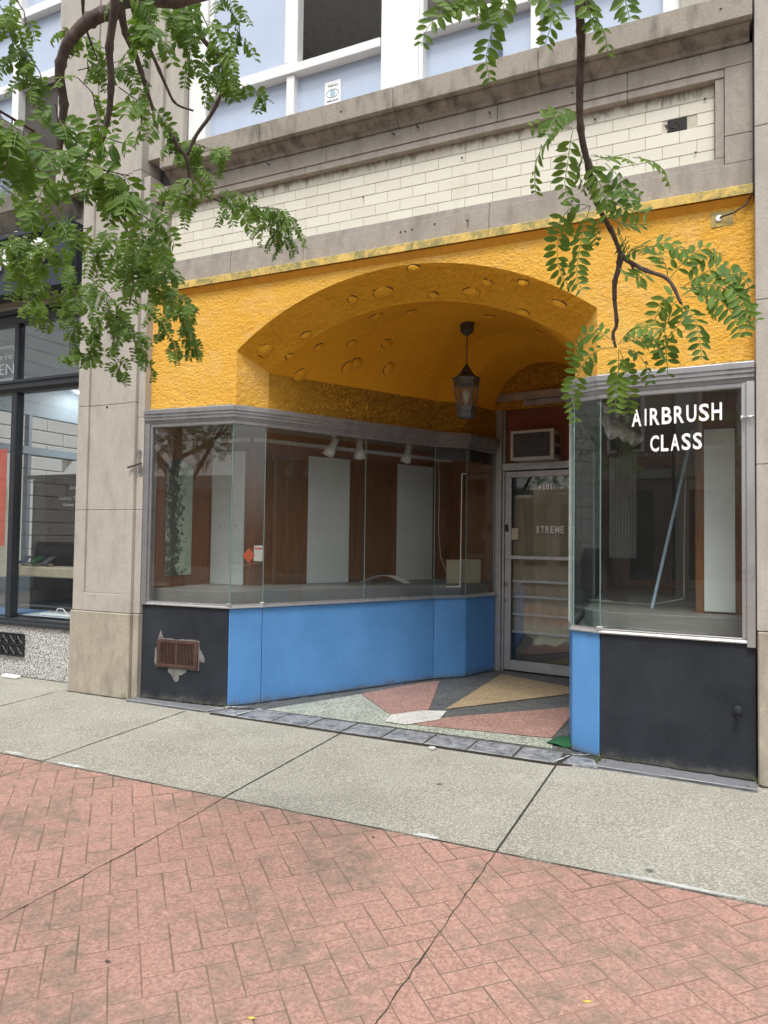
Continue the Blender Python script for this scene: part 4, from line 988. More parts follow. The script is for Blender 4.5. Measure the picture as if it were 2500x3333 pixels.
# conduit + wire at the right pier
m = MB(); m.tube([(.172, -.015, 6.9), (.171, -.02, 5.4), (.173, -.02, 4.5), (.171, -.02, 3.93), (.168, -.03, 3.78), (.12, -.04, 3.70), (.05, -.035, 3.665), (-.03, -.02, 3.655)], .006, 6); m.build('cable', 'darkiron', shop, smooth=True)
m = MB(); m.lathe((-.035, -.002, 3.655), [(.022, 0), (.02, .012), (.008, .014)], 14, 0, (0, -1, 0)); m.build('cable_cap', 'letter', shop)
# piers
def pier(name, x0, x1, y, zs, inset, mat='lime', label=None, panelx=None):
    o = MB()
    for a, b in zip(zs[:-1], zs[1:]):
        if panelx:
            pa, pb, pz = panelx; o.box(x0, y, a+.0015, pa, .14, b-.0015); o.box(pb, y, a+.0015, x1, .14, b-.0015)
            if b > pz:
                o.box(pa, y+.022, max(a, pz)+.0015, pb, .14, b-.0015)
                if a < pz: o.box(pa, y, a+.0015, pb, .14, pz)
            else: o.box(pa, y, a+.0015, pb, .14, b-.0015)
        else: o.box(x0, y, a+.0015, x1, .14, b-.0015)
    p = o.build(name, mat, shop, bevel=.004)
    if label: p['label'] = label
    return p
pier('pier', -5.72, -4.985, -.12, [.775, 1.735, 2.74, 3.83, 4.95, 6.1, 7.4], 0, label='limestone pier with sunken panel left of the storefront', panelx=(-5.58, -5.095, .945))
m = MB()
for a, b in zip([.775, 1.735, 2.60, 3.83], [1.735, 2.60, 3.83, 4.89]): m.box(-4.983, -.085, a+.0015, -4.905, .10, b-.0015)
m.build('pier_return', 'lime', shop, bevel=.004)
m = MB(); m.box(-5.735, -.135, -.04, -4.975, .14, .772); m.box(-4.973, -.10, -.04, -4.905, .10, .772); m.build('pier_base', 'lime_base', shop, bevel=.008)
pier('pier', .175, 1.6, -.10, [.95, 2.0, 3.05, 4.18, 5.3, 6.5], 0, label='limestone pier right of the storefront')
m = MB(); m.box(.178, -.115, -.04, 1.6, .14, .947); m.build('pier_base', 'lime_base', shop, bevel=.008)
# bracket on left pier
m = MB(); nb = lambda x, z: (x, -.088, z)
P = [(-4.975, 2.27), (-4.955, 2.30), (-4.925, 2.29), (-4.922, 2.25), (-4.94, 2.21), (-4.925, 2.17), (-4.905, 2.12), (-4.908, 2.06), (-4.935, 2.05), (-4.955, 2.09), (-4.965, 2.16), (-4.955, 2.21)]
k = len(P); m.add([(x, -.0885, z) for x, z in P]+[(x, -.094, z) for x, z in P], [tuple(range(k)), tuple(reversed(range(k, 2*k)))]+[(i, (i+1) % k, (i+1) % k+k, i+k) for i in range(k)])
br = m.build('bracket', 'alu', None); ORG[br.name] = br.location.copy(); m = MB(); m.tube([(-5.03, -.15, 2.125), (-4.89, -.12, 2.165)], .009, 8); m.build('rod', 'iron', br); tag(br, 'old metal bracket plate with rod on the side of the left limestone pier', 'bracket')
m = MB(); m.lathe((-4.94, -.0945, 2.265), [(.01, 0), (.008, .002)], 10, 0, (0, -1, 0)); m.lathe((-4.93, -.0945, 2.085), [(.007, 0), (.006, .002)], 10, 0, (0, -1, 0)); ORG[br.name] = br.location.copy(); m.build('screw_hole', 'darkiron', br)
m = MB(); m.box(-5.335, -.17, 3.475, -5.285, -.10, 3.525); tag(m.build('anchor_box', 'darkiron', bevel=.004), 'small dark anchor box on the left limestone pier', 'anchor')
m = MB(); m.lathe((-5.36, -.121+.022, 2.72), [(.014, 0), (.01, .002)], 10, 0, (0, -1, 0)); m.build('bolt_hole', 'darkiron', shop)
# upper wall and windows
for b_ in ((-6.26, .0, 4.9, -5.722, .3, 7.6), (-4.983, .0, 5.067, -4.60, .3, 7.6), (-.275, .0, 5.067, .174, .3, 7.6)):
    m = MB(); m.box(*b_); m.build('upper_wall', 'lime', shop, bevel=.003)
m = MB(); m.box(-5.95, -.04, 4.9, -5.722, .0, 7.6); m.box(-4.983, -.04, 5.067, -4.82, .0, 7.6); m.build('pilaster_fillet', 'lime', shop, bevel=.003)
uw = empty('upper_window', (-3.4, .1, 5.07), 'white framed upper window with one dark open light above the yellow shop', 'window')
def frame(mb, x0, x1, z0, z1, y=.1, t=.05): mb.box(x0, y, z0, x1, y+t, z1)
m = MB()
for b in ((-4.59, -4.39, 5.067, 7.5), (-2.58, -2.24, 5.067, 7.5)): frame(m, *b, y=.06, t=.12)
frame(m, -4.385, -2.585, 5.067, 5.10, .07, .1); frame(m, -4.385, -2.585, 5.575, 5.655, .05, .12); frame(m, -3.51, -3.43, 5.102, 5.573, .07, .1); frame(m, -3.50, -3.40, 5.657, 7.5, .065, .1)
frame(m, -4.385, -3.505, 5.657, 5.70, .085, .07); frame(m, -4.385, -4.34, 5.702, 7.5, .085, .07); frame(m, -3.545, -3.505, 5.702, 7.5, .085, .07); frame(m, -4.34, -3.545, 6.75, 6.80, .085, .07)
m.build('frame', 'white', uw, bevel=.004)
m = MB(); m.box(-4.39, .14, 5.09, -3.5, .15, 5.58); m.build('pane', 'sky_pane', uw); m = MB(); m.box(-3.44, .14, 5.09, -2.575, .15, 5.58); m.build('pane', 'sky_pane', uw)
m = MB(); m.box(-4.35, .12, 5.69, -3.53, .13, 7.5); m.build('pane', 'sky_pane', uw)
uw2 = empty('upper_window', (-1.3, .1, 5.07), 'white framed upper window with a dark screened upper light at top right', 'window')
m = MB(); frame(m, -2.235, -2.20, 5.067, 7.5, .05, .13); frame(m, -.39, -.277, 5.067, 7.5, .06, .12); frame(m, -2.198, -.392, 5.067, 5.10, .07, .1); frame(m, -2.198, -.392, 5.575, 5.655, .05, .12); frame(m, -1.33, -1.26, 5.102, 5.573, .07, .1); frame(m, -1.33, -1.26, 5.657, 7.5, .07, .1)
m.build('frame', 'white', uw2, bevel=.004)
m = MB(); m.box(-2.2, .14, 5.09, -1.32, .15, 5.58); m.build('pane', 'sky_pane', uw2); m = MB(); m.box(-1.27, .14, 5.09, -.38, .15, 5.58); m.build('pane', 'sky_pane', uw2)
m = MB(); m.box(-2.2, .14, 5.65, -1.32, .15, 7.5); m.build('screen', 'curtain_dark', uw2); m = MB(); m.box(-1.27, .14, 5.65, -.38, .15, 7.5); m.build('pane', 'sky_pane', uw2)
# thing silhouetted on the ledge inside: lamp
m = MB(); m.lathe((-1.62, .12, 5.105), [(.06, 0), (.05, .05), (.065, .1), (.05, .16), (.06, .2), (.035, .26), (.045, .3), (.03, .36), (.012, .37), (.012, .42)], 12); tag(m.build('table_lamp', 'shopframe', smooth=True), 'dark turned vase silhouette standing inside the right upper window', 'vase')
# room behind the open light
m = MB(); m.box(-4.5, 2.5, 5.0, -2.0, 2.52, 7.3); m.box(-4.5, .2, 7.3, -2.0, 2.5, 7.35); m.box(-4.5, .2, 4.95, -2.0, 2.5, 5.0); m.box(-4.55, .2, 5, -4.5, 2.5, 7.5); m.box(-2.0, .2, 5, -1.95, 2.5, 7.5); m.box(-3.1, 1.2, 7.2, -2.0, 1.6, 7.5); m.build('upper_room', 'plasterwall', shop)
# crime watch sign
sg = MB(); sg.box(-3.15, .132, 5.20, -2.995, .138, 5.455); s_ = sg.build('watch_sign', 'letter'); tag(s_, 'small white crime watch sign with an eye in the upper window', 'sign')
ORG[s_.name] = s_.location.copy(); m = MB(); o_ = (-3.15, .132)
text_mb('THIS IS A', o_, (1, 0), .03, 5.405, .10, .017, None, None, None, n=.001, mb=m, shear=.2, bold=.01)
text_mb('CRIME WATCH', o_, (1, 0), .018, 5.272, .12, .015, None, None, None, n=.001, mb=m, shear=.2, bold=.01)
text_mb('HOME', o_, (1, 0), .045, 5.235, .07, .018, None, None, None, n=.001, mb=m, shear=.2, bold=.01)
eye = [(-3.0725+.062*cos(t), .1305, 5.345+.036*sin(t)*abs(sin(t))**.3) for t in [2*pi*i/28 for i in range(29)]]; m.tube(eye, .0022, 5); m.build('print', 'shopframe', s_)
m = MB(); m.lathe((-3.0725, .1315, 5.345), [(.028, 0), (.028, .001)], 18, 0, (0, -1, 0)); m.build('iris', 'stick', s_)

# ---- lantern
Lx, Ly = -2.13, 1.02
lan = empty('hanging_lantern', (Lx, Ly, 2.6), 'tapered hexagonal metal lantern on a chain under the yellow vault', 'lantern')
zt = 3.40; zb = 2.595; r6 = lambda r: r
m = MB(); m.lathe((Lx, Ly, zt-.0), [(.02, -.05), (.03, -.045), (.062, -.012), (.065, 0.06)], 10); m.build('ceiling_canopy', 'lantern', lan)
m = MB(); z = zt-.05; i = 0
while z > 3.075:
    a = Vector((1, 0, 0)) if i % 2 else Vector((0, 1, 0)); c = Vector((Lx, Ly, z-.018)); m.tube([c+a*(.0075*cos(t))+Vector((0, 0, .02*sin(t))) for t in [2*pi*q/10 for q in range(11)]], .0026, 5, cap=False); z -= .031; i += 1
m.build('chain', 'lantern', lan)
m = MB(); m.lathe((Lx, Ly, 0), [(.012, 3.085), (.02, 3.07), (.035, 3.045), (.055, 3.01), (.085, 2.98), (.128, 2.958), (.128, 2.95), (.10, 2.948)], 6, rot=.35); m.build('roof', 'lantern', lan)
m = MB(); m.lathe((Lx, Ly, 0), [(.126, 2.949), (.126, 2.94), (.118, 2.934), (.114, 2.90), (.118, 2.898), (.118, 2.892), (.10, 2.892)], 6, rot=.35); m.build('frame_ring', 'lantern_trim', lan); m = MB()
m.lathe((Lx, Ly, 0), [(.07, 2.69), (.088, 2.69), (.086, 2.682), (.08, 2.64), (.088, 2.636), (.088, 2.622), (.074, 2.605), (.074, 2.597), (.03, 2.592)], 6, rot=.35); m.build('frame_ring', 'lantern_trim', lan)
m = MB()
for k in range(6):
    t = 2*pi*k/6+.35; ax = Vector((Lx, Ly, 0)); t_ = t
    # lathe basis for axis z: a=x, b=y
    m.tube([(Lx+.112*cos(t), Ly+.112*sin(t), 2.892), (Lx+.084*cos(t), Ly+.084*sin(t), 2.69)], .0055, 6)
m.build('glazing_bar', 'lantern_trim', lan)
m = MB(); vs = []
for k in range(6):
    t = 2*pi*k/6+.35; vs += [(Lx+.109*cos(t), Ly+.109*sin(t), 2.892), (Lx+.081*cos(t), Ly+.081*sin(t), 2.69)]
m.add(vs, [(2*k, 2*((k+1) % 6), 2*((k+1) % 6)+1, 2*k+1) for k in range(6)]); m.build('glass', 'lglass', lan)
m = MB(); m.lathe((Lx, Ly, 2.70), [(.02, 0), (.02, .05), (.03, .08), (.032, .12), (.02, .15)], 12); m.build('bulb', 'white_lamp', lan, smooth=True)

lan.location = (-2.32, 1.57, 2.705); lan.scale = (1.091,)*3
# ================================================================== neighbour shop (left)
nb_ = empty('neighbour_shop', (-8, .15, 0), 'grey framed glass shopfront beyond the left limestone pier', 'shopfront')
m = MB(); m.box(-14, .13, -.04, -6.655, .4, .528); m.box(-6.65, .13, -.04, -5.737, .4, .528); m.build('speckled_base', 'speck', nb_, bevel=.003)
m = MB(); X0, X1, Z0, Z1 = -7.55, -6.665, .215, .445; m.box(X0, .118, Z0, X1, .128, Z1); gg = m.build('base_grille', 'dark', nb_)
m = MB(); cw = (X1-X0)/8
for i in range(9): m.box(X0+i*cw-.006, .10, Z0, X0+i*cw+.006, .117, Z1)
for j in range(3): m.box(X0, .10, Z0+j*(Z1-Z0)/2-.006, X1, .1165, Z0+j*(Z1-Z0)/2+.006)
for i in range(8):
    for j in range(2):
        cx, cz = X0+(i+.5)*cw, Z0+(j+.5)*(Z1-Z0)/2
        for k in range(4):
            t = k*pi/4; dx, dz = .052*cos(t), .052*sin(t); m.tube([(cx-dx, .108, cz-dz), (cx+dx, .108, cz+dz)], .0045, 4)
m.build('lattice', 'blackmetal', gg)
m = MB(); m.sweep([(-14, .15), (-5.737, .15)], [(-.1, .53), (.05, .53), (.05, .565), (.03, .57), (.03, .60), (-.1, .60)]); m.box(-14, .14, 3.775, -5.737, .26, 3.87); m.sweep([(-14, .15), (-5.737, .15)], [(-.1, 3.87), (.045, 3.87), (.06, 3.91), (-.1, 3.91)])
m.sweep([(-14, .15), (-5.737, .15)], [(-.1, 3.02), (.01, 3.02), (.02, 3.05), (.045, 3.052), (.045, 3.078), (.03, 3.082), (.03, 3.115), (.045, 3.118), (.045, 3.15), (.01, 3.16), (-.1, 3.16)])
for x in (-7.0, -8.6, -10.2): m.box(x, .14, .602, x+.075, .24, 3.018); m.box(x+.005, .15, 3.162, x+.06, .24, 3.773)
m.box(-5.80, .145, .602, -5.737, .24, 3.018)
m.build('frame', 'blackmetal', nb_, bevel=.003)
for (a, b) in ((-6.925, -5.80), (-8.525, -7.0), (-10.125, -8.6)):
    m = MB(); m.box(a, .19, .602, b, .198, 3.018); m.build('glass_pane', 'glass_left', nb_); m = MB(); m.box(a, .19, 3.16, b+.0, .198, 3.775); m.build('glass_pane', 'glass_left', nb_)
m = MB(); X = [-14, -12.4, -10.8, -9.2, -7.6, -6.35, -5.74]
for a, b in zip(X[:-1], X[1:]):
    m.box(a+.002, .06, 3.912, b-.002, .4, 4.42); m.box(a+.002, .06, 4.423, b-.002, .4, 4.888)
    m.box(a+.002, -.10, 4.89, b-.002, .4, 5.06)
m.build('stone_band', 'lime_band', nb_, bevel=.004)
m = MB(); m.sweep([(-14, .06), (-5.95, .06)], [(0, 4.72), (.03, 4.74), (.12, 4.85), (.15, 4.887), (0, 4.887)]); m.build('cove_moulding', 'lime_dark', nb_)
# upper windows left
m = MB(); frame(m, -6.335, -6.262, 5.062, 7.5, .06, .12); frame(m, -8.2, -6.338, 5.062, 5.12, .06, .1); frame(m, -8.2, -6.338, 6.33, 6.42, .06, .12); frame(m, -7.03, -6.93, 5.123, 6.328, .05, .12); frame(m, -7.03, -6.93, 6.423, 7.5, .05, .12); frame(m, -8.3, -8.2, 5.062, 7.5, .06, .12); frame(m, -6.93, -6.34, 7.1, 7.2, .06, .1); frame(m, -8.2, -7.035, 7.1, 7.2, .06, .1)
m.build('upper_window_frame', 'white', nb_, bevel=.004)
m = MB(); m.box(-8.2, .14, 6.41, -6.33, .15, 7.5); m.build('upper_pane', 'sky_pane', nb_); m = MB(); m.box(-6.94, .14, 5.1, -6.33, .15, 6.34); m.build('upper_pane', 'curtain_dark', nb_); m = MB(); m.box(-8.2, .14, 5.1, -7.02, .15, 6.34); m.build('upper_pane', 'sky_pane', nb_)
m = MB(); m.box(-8.9, .05, 5.06, -8.302, .3, 7.6); m.build('upper_wall', 'lime', nb_)
# sign cabinet with letters
sc_ = empty('sign_cabinet', (-7.2, -.1, 3.97), 'dark shop sign cabinet with big white letters above the left shop', 'sign')
m = MB(); x0, x1, z0, z1, yy = -9.4, -5.86, 3.98, 4.62, -.13
m.box(x0, yy+.05, z0, x1, .055, z1); m.build('cabinet', 'signblack', sc_, bevel=.004)
m = MB(); m.box(x0, yy-.02, z1-.05, x1, yy+.05, z1); m.box(x0, yy-.02, z0, x1, yy+.05, z0+.05); m.box(x1-.05, yy-.02, z0+.05, x1, yy+.05, z1-.05); m.build('rim', 'signblack', sc_, bevel=.003)
text_mb('studio', (x0, yy+.05), (1, 0), 1.87, 4.265, 1.32, .37, 'letter', 'letters', sc_, n=.03, bold=.0, depth=.02)
# AC cage
cg = empty('window_cage', (-6.9, -.3, 5.5), 'rusty white metal cage projecting from the left upper window', 'cage')
m = MB(); fr = [(-7.25, -.50), (-6.66, -.50), (-6.66, .05), (-7.25, .05)]; zz = (5.42, 5.78)
for z in zz:
    for i in range(4): m.tube([fr[i]+(z,), fr[(i+1) % 4]+(z,)], .016, 4)
for p in fr: m.tube([p+(zz[0],), p+(zz[1],)], .018, 4)
for i in range(1, 4): m.tube([(-6.66, -.50+i*.14, zz[0]), (-6.66, -.5+i*.14, zz[1])], .008, 4)
m.build('cage_frame', 'iron', cg)
m = MB(); m.box(-7.23, -.49, 5.44, -6.72, .05, 5.76); m.build('unit_body', 'acbody', cg, bevel=.004)
# interior of the left shop: room, far windows, white stone building beyond the side street
m = MB(); m.box(-10.6, .3, .50, -5.5, 7.5, .54); m.build('shop_floor', 'dim', nb_)
m = MB(); m.box(-10.6, .3, 4.0, -5.5, 7.5, 4.05); m.build('shop_ceiling', 'shopwall', nb_)
m = MB(); m.box(-5.6, .3, .5, -5.5, 7.5, 4.0); m.box(-10.6, 7.5, .5, -5.5, 7.6, 4.0); m.build('shop_wall', 'shopwall', nb_)
m = MB(); XW = -10.5
m.box(XW-.1, .3, 3.47, XW, 7.5, 4.0); m.box(XW-.12, .3, 2.82, XW+.02, 7.5, 2.95); m.box(XW-.1, .3, .3, XW, 7.5, .8)
for y in (.4, 1.75, 3.18, 4.6, 6.05, 7.4): m.box(XW-.1, y, .8, XW+.01, y+.07, 2.82); m.box(XW-.1, y, 2.95, XW+.01, y+.07, 3.47)
m.build('far_frame', 'shopframe', nb_, bevel=.005)
cl = MB()
for x, y in ((-9.7, 4.1), (-7.0, 6.4), (-6.3, 5.2)): cl.box(x-.6, y-.15, 3.97, x+.6, y+.15, 3.995)  # first panel is the shop's light; other two unseen, added to brighten the room
M['lamp_on'] = bpy.data.materials.new('lit_ceiling_and_fill_panel'); M['lamp_on'].use_nodes = True
pb = M['lamp_on'].node_tree.nodes['Principled BSDF']; pb.inputs['Emission Color'].default_value = (1, .98, .92, 1); pb.inputs['Emission Strength'].default_value = 34
cl.build('ceiling_and_fill_light', 'lamp_on', nb_)
# far white building
wb = empty('white_stone_building', (-19, 4, 0), 'white block stone building with arches across the side street', 'building')
m = MB(); XB = -17.5; rnd = random.Random(6); row = 0; z = -.4
arches = [(3.0, 1.1), (7.2, 1.1), (11.4, 1.1), (15.6, 1.1), (19.8, 1.1), (-1.2, 1.1)]
while z < 9:
    y = -12-(row % 2)*.55
    while y < 34:
        yc = y+.55; inside = False
        for (ay, ar) in arches:
            zz_ = z+.18
            if zz_ < 2.4 and abs(yc-ay) < ar+.25: inside = True
            if zz_ >= 2.4 and sqrt((yc-ay)**2+(zz_-2.4)**2) < ar+.35: inside = True
        if not inside: m.box(XB-.3, y+.012, z+.012, XB, y+1.088, z+.358)
        y += 1.1
    z += .37; row += 1
m.build('ashlar_wall', 'whitestone', wb, bevel=.015)
m = MB(); m.box(XB-.5, -12, -.4, XB-.06, 34, 9); m.build('wall_core', 'mortar', wb)
for (ay, ar) in arches:
    m = MB(); n = 14; vs = []
    for k in range(n+1):
        t = pi*k/n
        vs += [(XB+.02, ay+cos(t)*(ar+.55), 2.4+sin(t)*(ar+.55)), (XB+.02, ay+cos(t)*ar, 2.4+sin(t)*ar), (XB-.3, ay+cos(t)*ar, 2.4+sin(t)*ar)]
    m.add(vs, [(3*k, 3*k+3, 3*k+4, 3*k+1) for k in range(n)]+[(3*k+1, 3*k+4, 3*k+5, 3*k+2) for k in range(n)])
    m.box(XB-.3, ay-ar-.55, -.4, XB+.02, ay-ar, 2.4); m.box(XB-.3, ay+ar, -.4, XB+.02, ay+ar+.55, 2.4); m.build('arch_surround', 'whitestone', wb)
    m = MB(); m.box(XB-.25, ay-ar, .4, XB-.2, ay+ar, 3.6); m.build('arch_window', 'carglass', wb)
KEEP0 = True
m = MB(); m.prism([(-17.2, -6), (-14.6, -6), (-14.6, 30), (-17.2, 30)], -.3, -.05); tag(m.build('side_pavement', 'concrete'), kind='structure')
m = MB(); m.prism([(-14.6, -8), (-10.9, -8), (-10.9, 30), (-14.6, 30)], -.43, -.2); tag(m.build('side_street', 'asphalt'), kind='structure')
KEEP0 = False
# kiosk, posters, signs inside the left shop
ki = empty('phone_kiosk', (-6.6, 1.0, .5), 'tall black phone display kiosk inside the left shop window', 'kiosk')
kx0, kx1, ky = -7.44, -6.35, .80
m = MB(); m.box(kx0, ky, .54, kx1, ky+.35, 2.14); m.box(kx0-.10, ky-.06, 2.142, kx1+.03, ky+.37, 2.185); m.build('cabinet', 'kiosk', ki, bevel=.004)
text_mb('SAMSUNG', (kx0, ky), (1, 0), .61, 2.015, .36, .045, 'kiosk_text', 'lettering', ki, n=.003, bold=.01)
text_mb('Galaxy S26', (kx0, ky), (1, 0), .44, 1.885, .34, .055, 'kiosk_text', 'lettering', ki, n=.003)
text_mb('Galaxy AI', (kx0, ky), (1, 0), .51, 1.815, .24, .042, 'kiosk_text', 'lettering', ki, n=.003)
sh = MB(); sh.box(kx0, ky-.32, 1.02, kx1, ky-.005, 1.13); o = sh.build('display_shelf', 'bag', bevel=.01); tag(o, 'pale shelf holding phones in front of the black kiosk', 'shelf')
for i, lab in enumerate(('blue phone on the shelf of the black kiosk, leftmost', 'green phone on the shelf of the black kiosk', 'dark blue phone on the shelf of the black kiosk, third from left')):
    e = empty('phone', (kx0+.15+i*.19, ky-.2, 1.13), lab, 'phone', 'phones on the kiosk shelf'); X = kx0+.15+i*.19
    m = MB(); m.box(X-.03, ky-.22, 1.131, X+.03, ky-.16, 1.17); m.build('stand', 'bag', e, bevel=.004)
    m = MB(); m.add([(X-.045, ky-.27, 1.165), (X+.045, ky-.27, 1.165), (X+.045, ky-.14, 1.245), (X-.045, ky-.14, 1.245), (X-.045, ky-.265, 1.157), (X+.045, ky-.265, 1.157), (X+.045, ky-.135, 1.237), (X-.045, ky-.135, 1.237)], [(0, 1, 2, 3), (7, 6, 5, 4), (0, 4, 5, 1), (1, 5, 6, 2), (2, 6, 7, 3), (3, 7, 4, 0)]); m.build('screen', ['carpaint_b', 'greenmat', 'carpaint'][i], e)
m = MB(); m.box(-7.9, .235, 1.36, -7.17, .24, 2.43); o = m.build('red_poster', 'redposter'); tag(o, 'red poster hanging inside the left shop window at the frame edge', 'poster')
ops = empty('open_sign', (-7.4, .3, 3.1), 'white outlined open sign hanging in the left transom window', 'sign')
m = MB(); P = [(-7.75, 3.28), (-7.70, 3.23), (-7.22, 3.23), (-7.17, 3.28), (-7.13, 3.30), (-7.13, 3.50), (-7.17, 3.52), (-7.22, 3.58), (-7.70, 3.58), (-7.75, 3.52)]
for dd_ in (0, .02):
    c = (-7.44, 3.405); Q = [(c[0]+(x-c[0])*(1+dd_*2.5), .30, c[1]+(z-c[1])*(1+dd_*5)) for x, z in P]; m.tube(Q+[Q[0]], .005, 5)
m.build('outline', 'letter', ops)
text_mb('OPEN', (-7.70, .30), (1, 0), 0, 3.28, .52, .12, 'letter', 'lettering', ops, bold=-.01)
text_mb("we're", (-7.62, .30), (1, 0), .08, 3.45, .34, .07, 'letter', 'lettering', ops, shear=.3)
m = MB(); m.box(-7.2, .32, .612, -6.2, .95, .618); o = m.build('desk_mat', 'shopwall'); tag(o, 'pale mat on the floor of the left shop window', 'mat')
m = MB(); m.box(-8.6, .25, .60, -7.0, .7, .63); tag(m.build('blue_box', 'blue', bevel=.01), 'blue panel lying on the sill of the left shop window', 'panel')
m = MB(); m.tube([(-6.55, .40, .64), (-6.5, .39, .70), (-6.42, .39, .70), (-6.36, .40, .64)], .008, 6); m.box(-6.75, .37, .622, -6.25, .44, .64); tag(m.build('clothes_hook', 'letter', bevel=.004), 'white plastic hook strip on the left shop window ledge', 'hook')

# ================================================================== small ground things
m = MB(); P = []; vs = []
for j in range(6):
    for i in range(9):
        u, v = i/8, j/5; x = -1.20+.26*u+.06*v; y = .17+.24*v-.05*u; z = .014+.16*max(0, u-.25)*v*(1+.3*sin(7*u))+.02*sin(9*u+4*v)*u; vs.append((x, y, z))
m.add(vs, [(j*9+i, j*9+i+1, (j+1)*9+i+1, (j+1)*9+i) for j in range(5) for i in range(8)])
o = m.build('green_mat', 'greenmat', smooth=True); so = o.modifiers.new('s', 'SOLIDIFY'); so.thickness = .006; tag(o, 'crumpled green turf mat by the foot of the right blue panel', 'mat')
m = MB(); m.lathe((-1.92, -.30, gz(0, -.3)-.002), [(.018, 0), (.03, .006), (.026, .016), (.01, .02)], 10); tag(m.build('pebble', 'pebble', smooth=True), 'white pebble lying below the row of slate pavers', 'pebble')
m = MB(); m.box(-6.85, .0, .0, -6.62, .06, .035); tag(m.build('plaster_chunk', 'letter', bevel=.01), 'white chunk of debris at the foot of the speckled base', 'debris')
for (px, py, lab, mt) in ((818, 3318, 'small yellow leaf on the red paving at the bottom edge', 'yellow'), (1912, 3264, 'tiny yellow leaf on the red paving at lower right', 'yellow'), (350, 3133, 'dark stone chip on the red paving at lower left', 'darkiron'), (1215, 2728, 'dark gum spot on the red paving near the concrete edge', 'darkiron')):
    d = (r2*((px-1250)/FPX)-u2*((py-1666.5)/FPX)+fw); t = (GS*CAM.y-CAM.z)/(d.z-GS*d.y); p = CAM+d*t
    m = MB(); s_ = .014 if mt == 'darkiron' else .016; m.add([(p.x-s_, p.y, p.z+.003), (p.x, p.y-s_*.45, p.z+.004), (p.x+s_, p.y+.004, p.z+.007), (p.x, p.y+s_*.45, p.z+.005), (p.x, p.y, p.z+.009)], [(0, 1, 4), (1, 2, 4), (2, 3, 4), (3, 0, 4), (3, 2, 1, 0)])
    tag(m.build('fallen_leaf' if mt == 'yellow' else ('stone_chip' if 'chip' in lab else 'gum_spot'), mt), lab, 'leaf' if mt == 'yellow' else ('stone' if 'chip' in lab else 'gum'))

wd = MB(); rr = random.Random(77)
for (cx, cy, n) in ((-.83, -.02, 9), (-.79, -.10, 8), (-1.30, .03, 5), (-2.00, .05, 4), (-.60, -.05, 4), (.15, -.09, 6), (-3.1, .09, 4), (-3.95, -.06, 4), (.1, -.2, 4), (-5.0, -.16, 5), (-1.08, -.02, 4)):
    for i in range(n):
        x, y = cx+rr.uniform(-.05, .05), cy+rr.uniform(-.02, .02); a = rr.uniform(0, 2*pi); L = rr.uniform(.02, .06); p = Vector((x, y, .002)); q = p+Vector((cos(a)*L*.5, sin(a)*L*.5, L*.8)); r_ = q+Vector((cos(a)*L*.5, sin(a)*L*.5, -L*.1)); w_ = Vector((-sin(a), cos(a), 0))*.0016
        wd.add([p-w_, p+w_, q+w_, q-w_, r_], [(0, 1, 2, 3), (3, 2, 4)], 0, rr.random())
tag(wd.build('weeds', 'leaf', fix=False), 'little green weeds in the cracks at the foot of the storefront', 'weeds', kind='stuff')
KEEP0 = True
m = MB(); rr = random.Random(31)
for (x0, y0, x1, y1, w0) in ((-4.02, -.20, -3.93, .0, .012), (-3.72, -.23, -3.66, .08, .012), (-3.97, -.01, -3.80, .07, .014), (-1.06, -.27, -.99, -.06, .007), (-.98, -.03, -.86, .02, .005), (-3.95, -.235, -2.4, -.235, .004), (-2.4, -.24, -1.1, -.278, .004), (-4.93, -.06, -4.03, .012, .005), (-.80, -.215, .17, -.245, .006), (-4.93, -.205, -4.03, -.205, .006)):
    n = 14; vs = []
    for i in range(n+1):
        f = i/n; x = x0+(x1-x0)*f; y = y0+(y1-y0)*f; w_ = w0*rr.uniform(.15, 1.2); dx, dy = (y1-y0), -(x1-x0); L = sqrt(dx*dx+dy*dy); vs += [(x+dx/L*w_, y+dy/L*w_, .0125), (x-dx/L*w_, y-dy/L*w_, .0125)]
    m.add(vs, [(2*i, 2*i+2, 2*i+3, 2*i+1) for i in range(n)])
tag(m.build('mortar_smears', 'patch'), kind='structure')
m = MB(); rr = random.Random(41)  # dark strips along the wall feet, contact shadow laid on as colour
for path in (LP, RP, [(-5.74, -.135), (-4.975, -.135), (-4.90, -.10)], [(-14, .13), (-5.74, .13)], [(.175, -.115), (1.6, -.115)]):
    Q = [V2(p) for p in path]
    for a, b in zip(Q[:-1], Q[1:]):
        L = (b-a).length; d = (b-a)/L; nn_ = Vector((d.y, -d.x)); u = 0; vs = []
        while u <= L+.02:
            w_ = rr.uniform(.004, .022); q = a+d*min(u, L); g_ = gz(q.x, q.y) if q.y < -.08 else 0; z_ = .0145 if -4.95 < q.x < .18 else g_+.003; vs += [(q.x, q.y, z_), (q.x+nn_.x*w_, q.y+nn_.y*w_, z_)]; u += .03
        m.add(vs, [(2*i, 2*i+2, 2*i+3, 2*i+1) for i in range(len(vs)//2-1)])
tag(m.build('foot_shadow', 'crack', fix=False), kind='structure')
KEEP0 = False
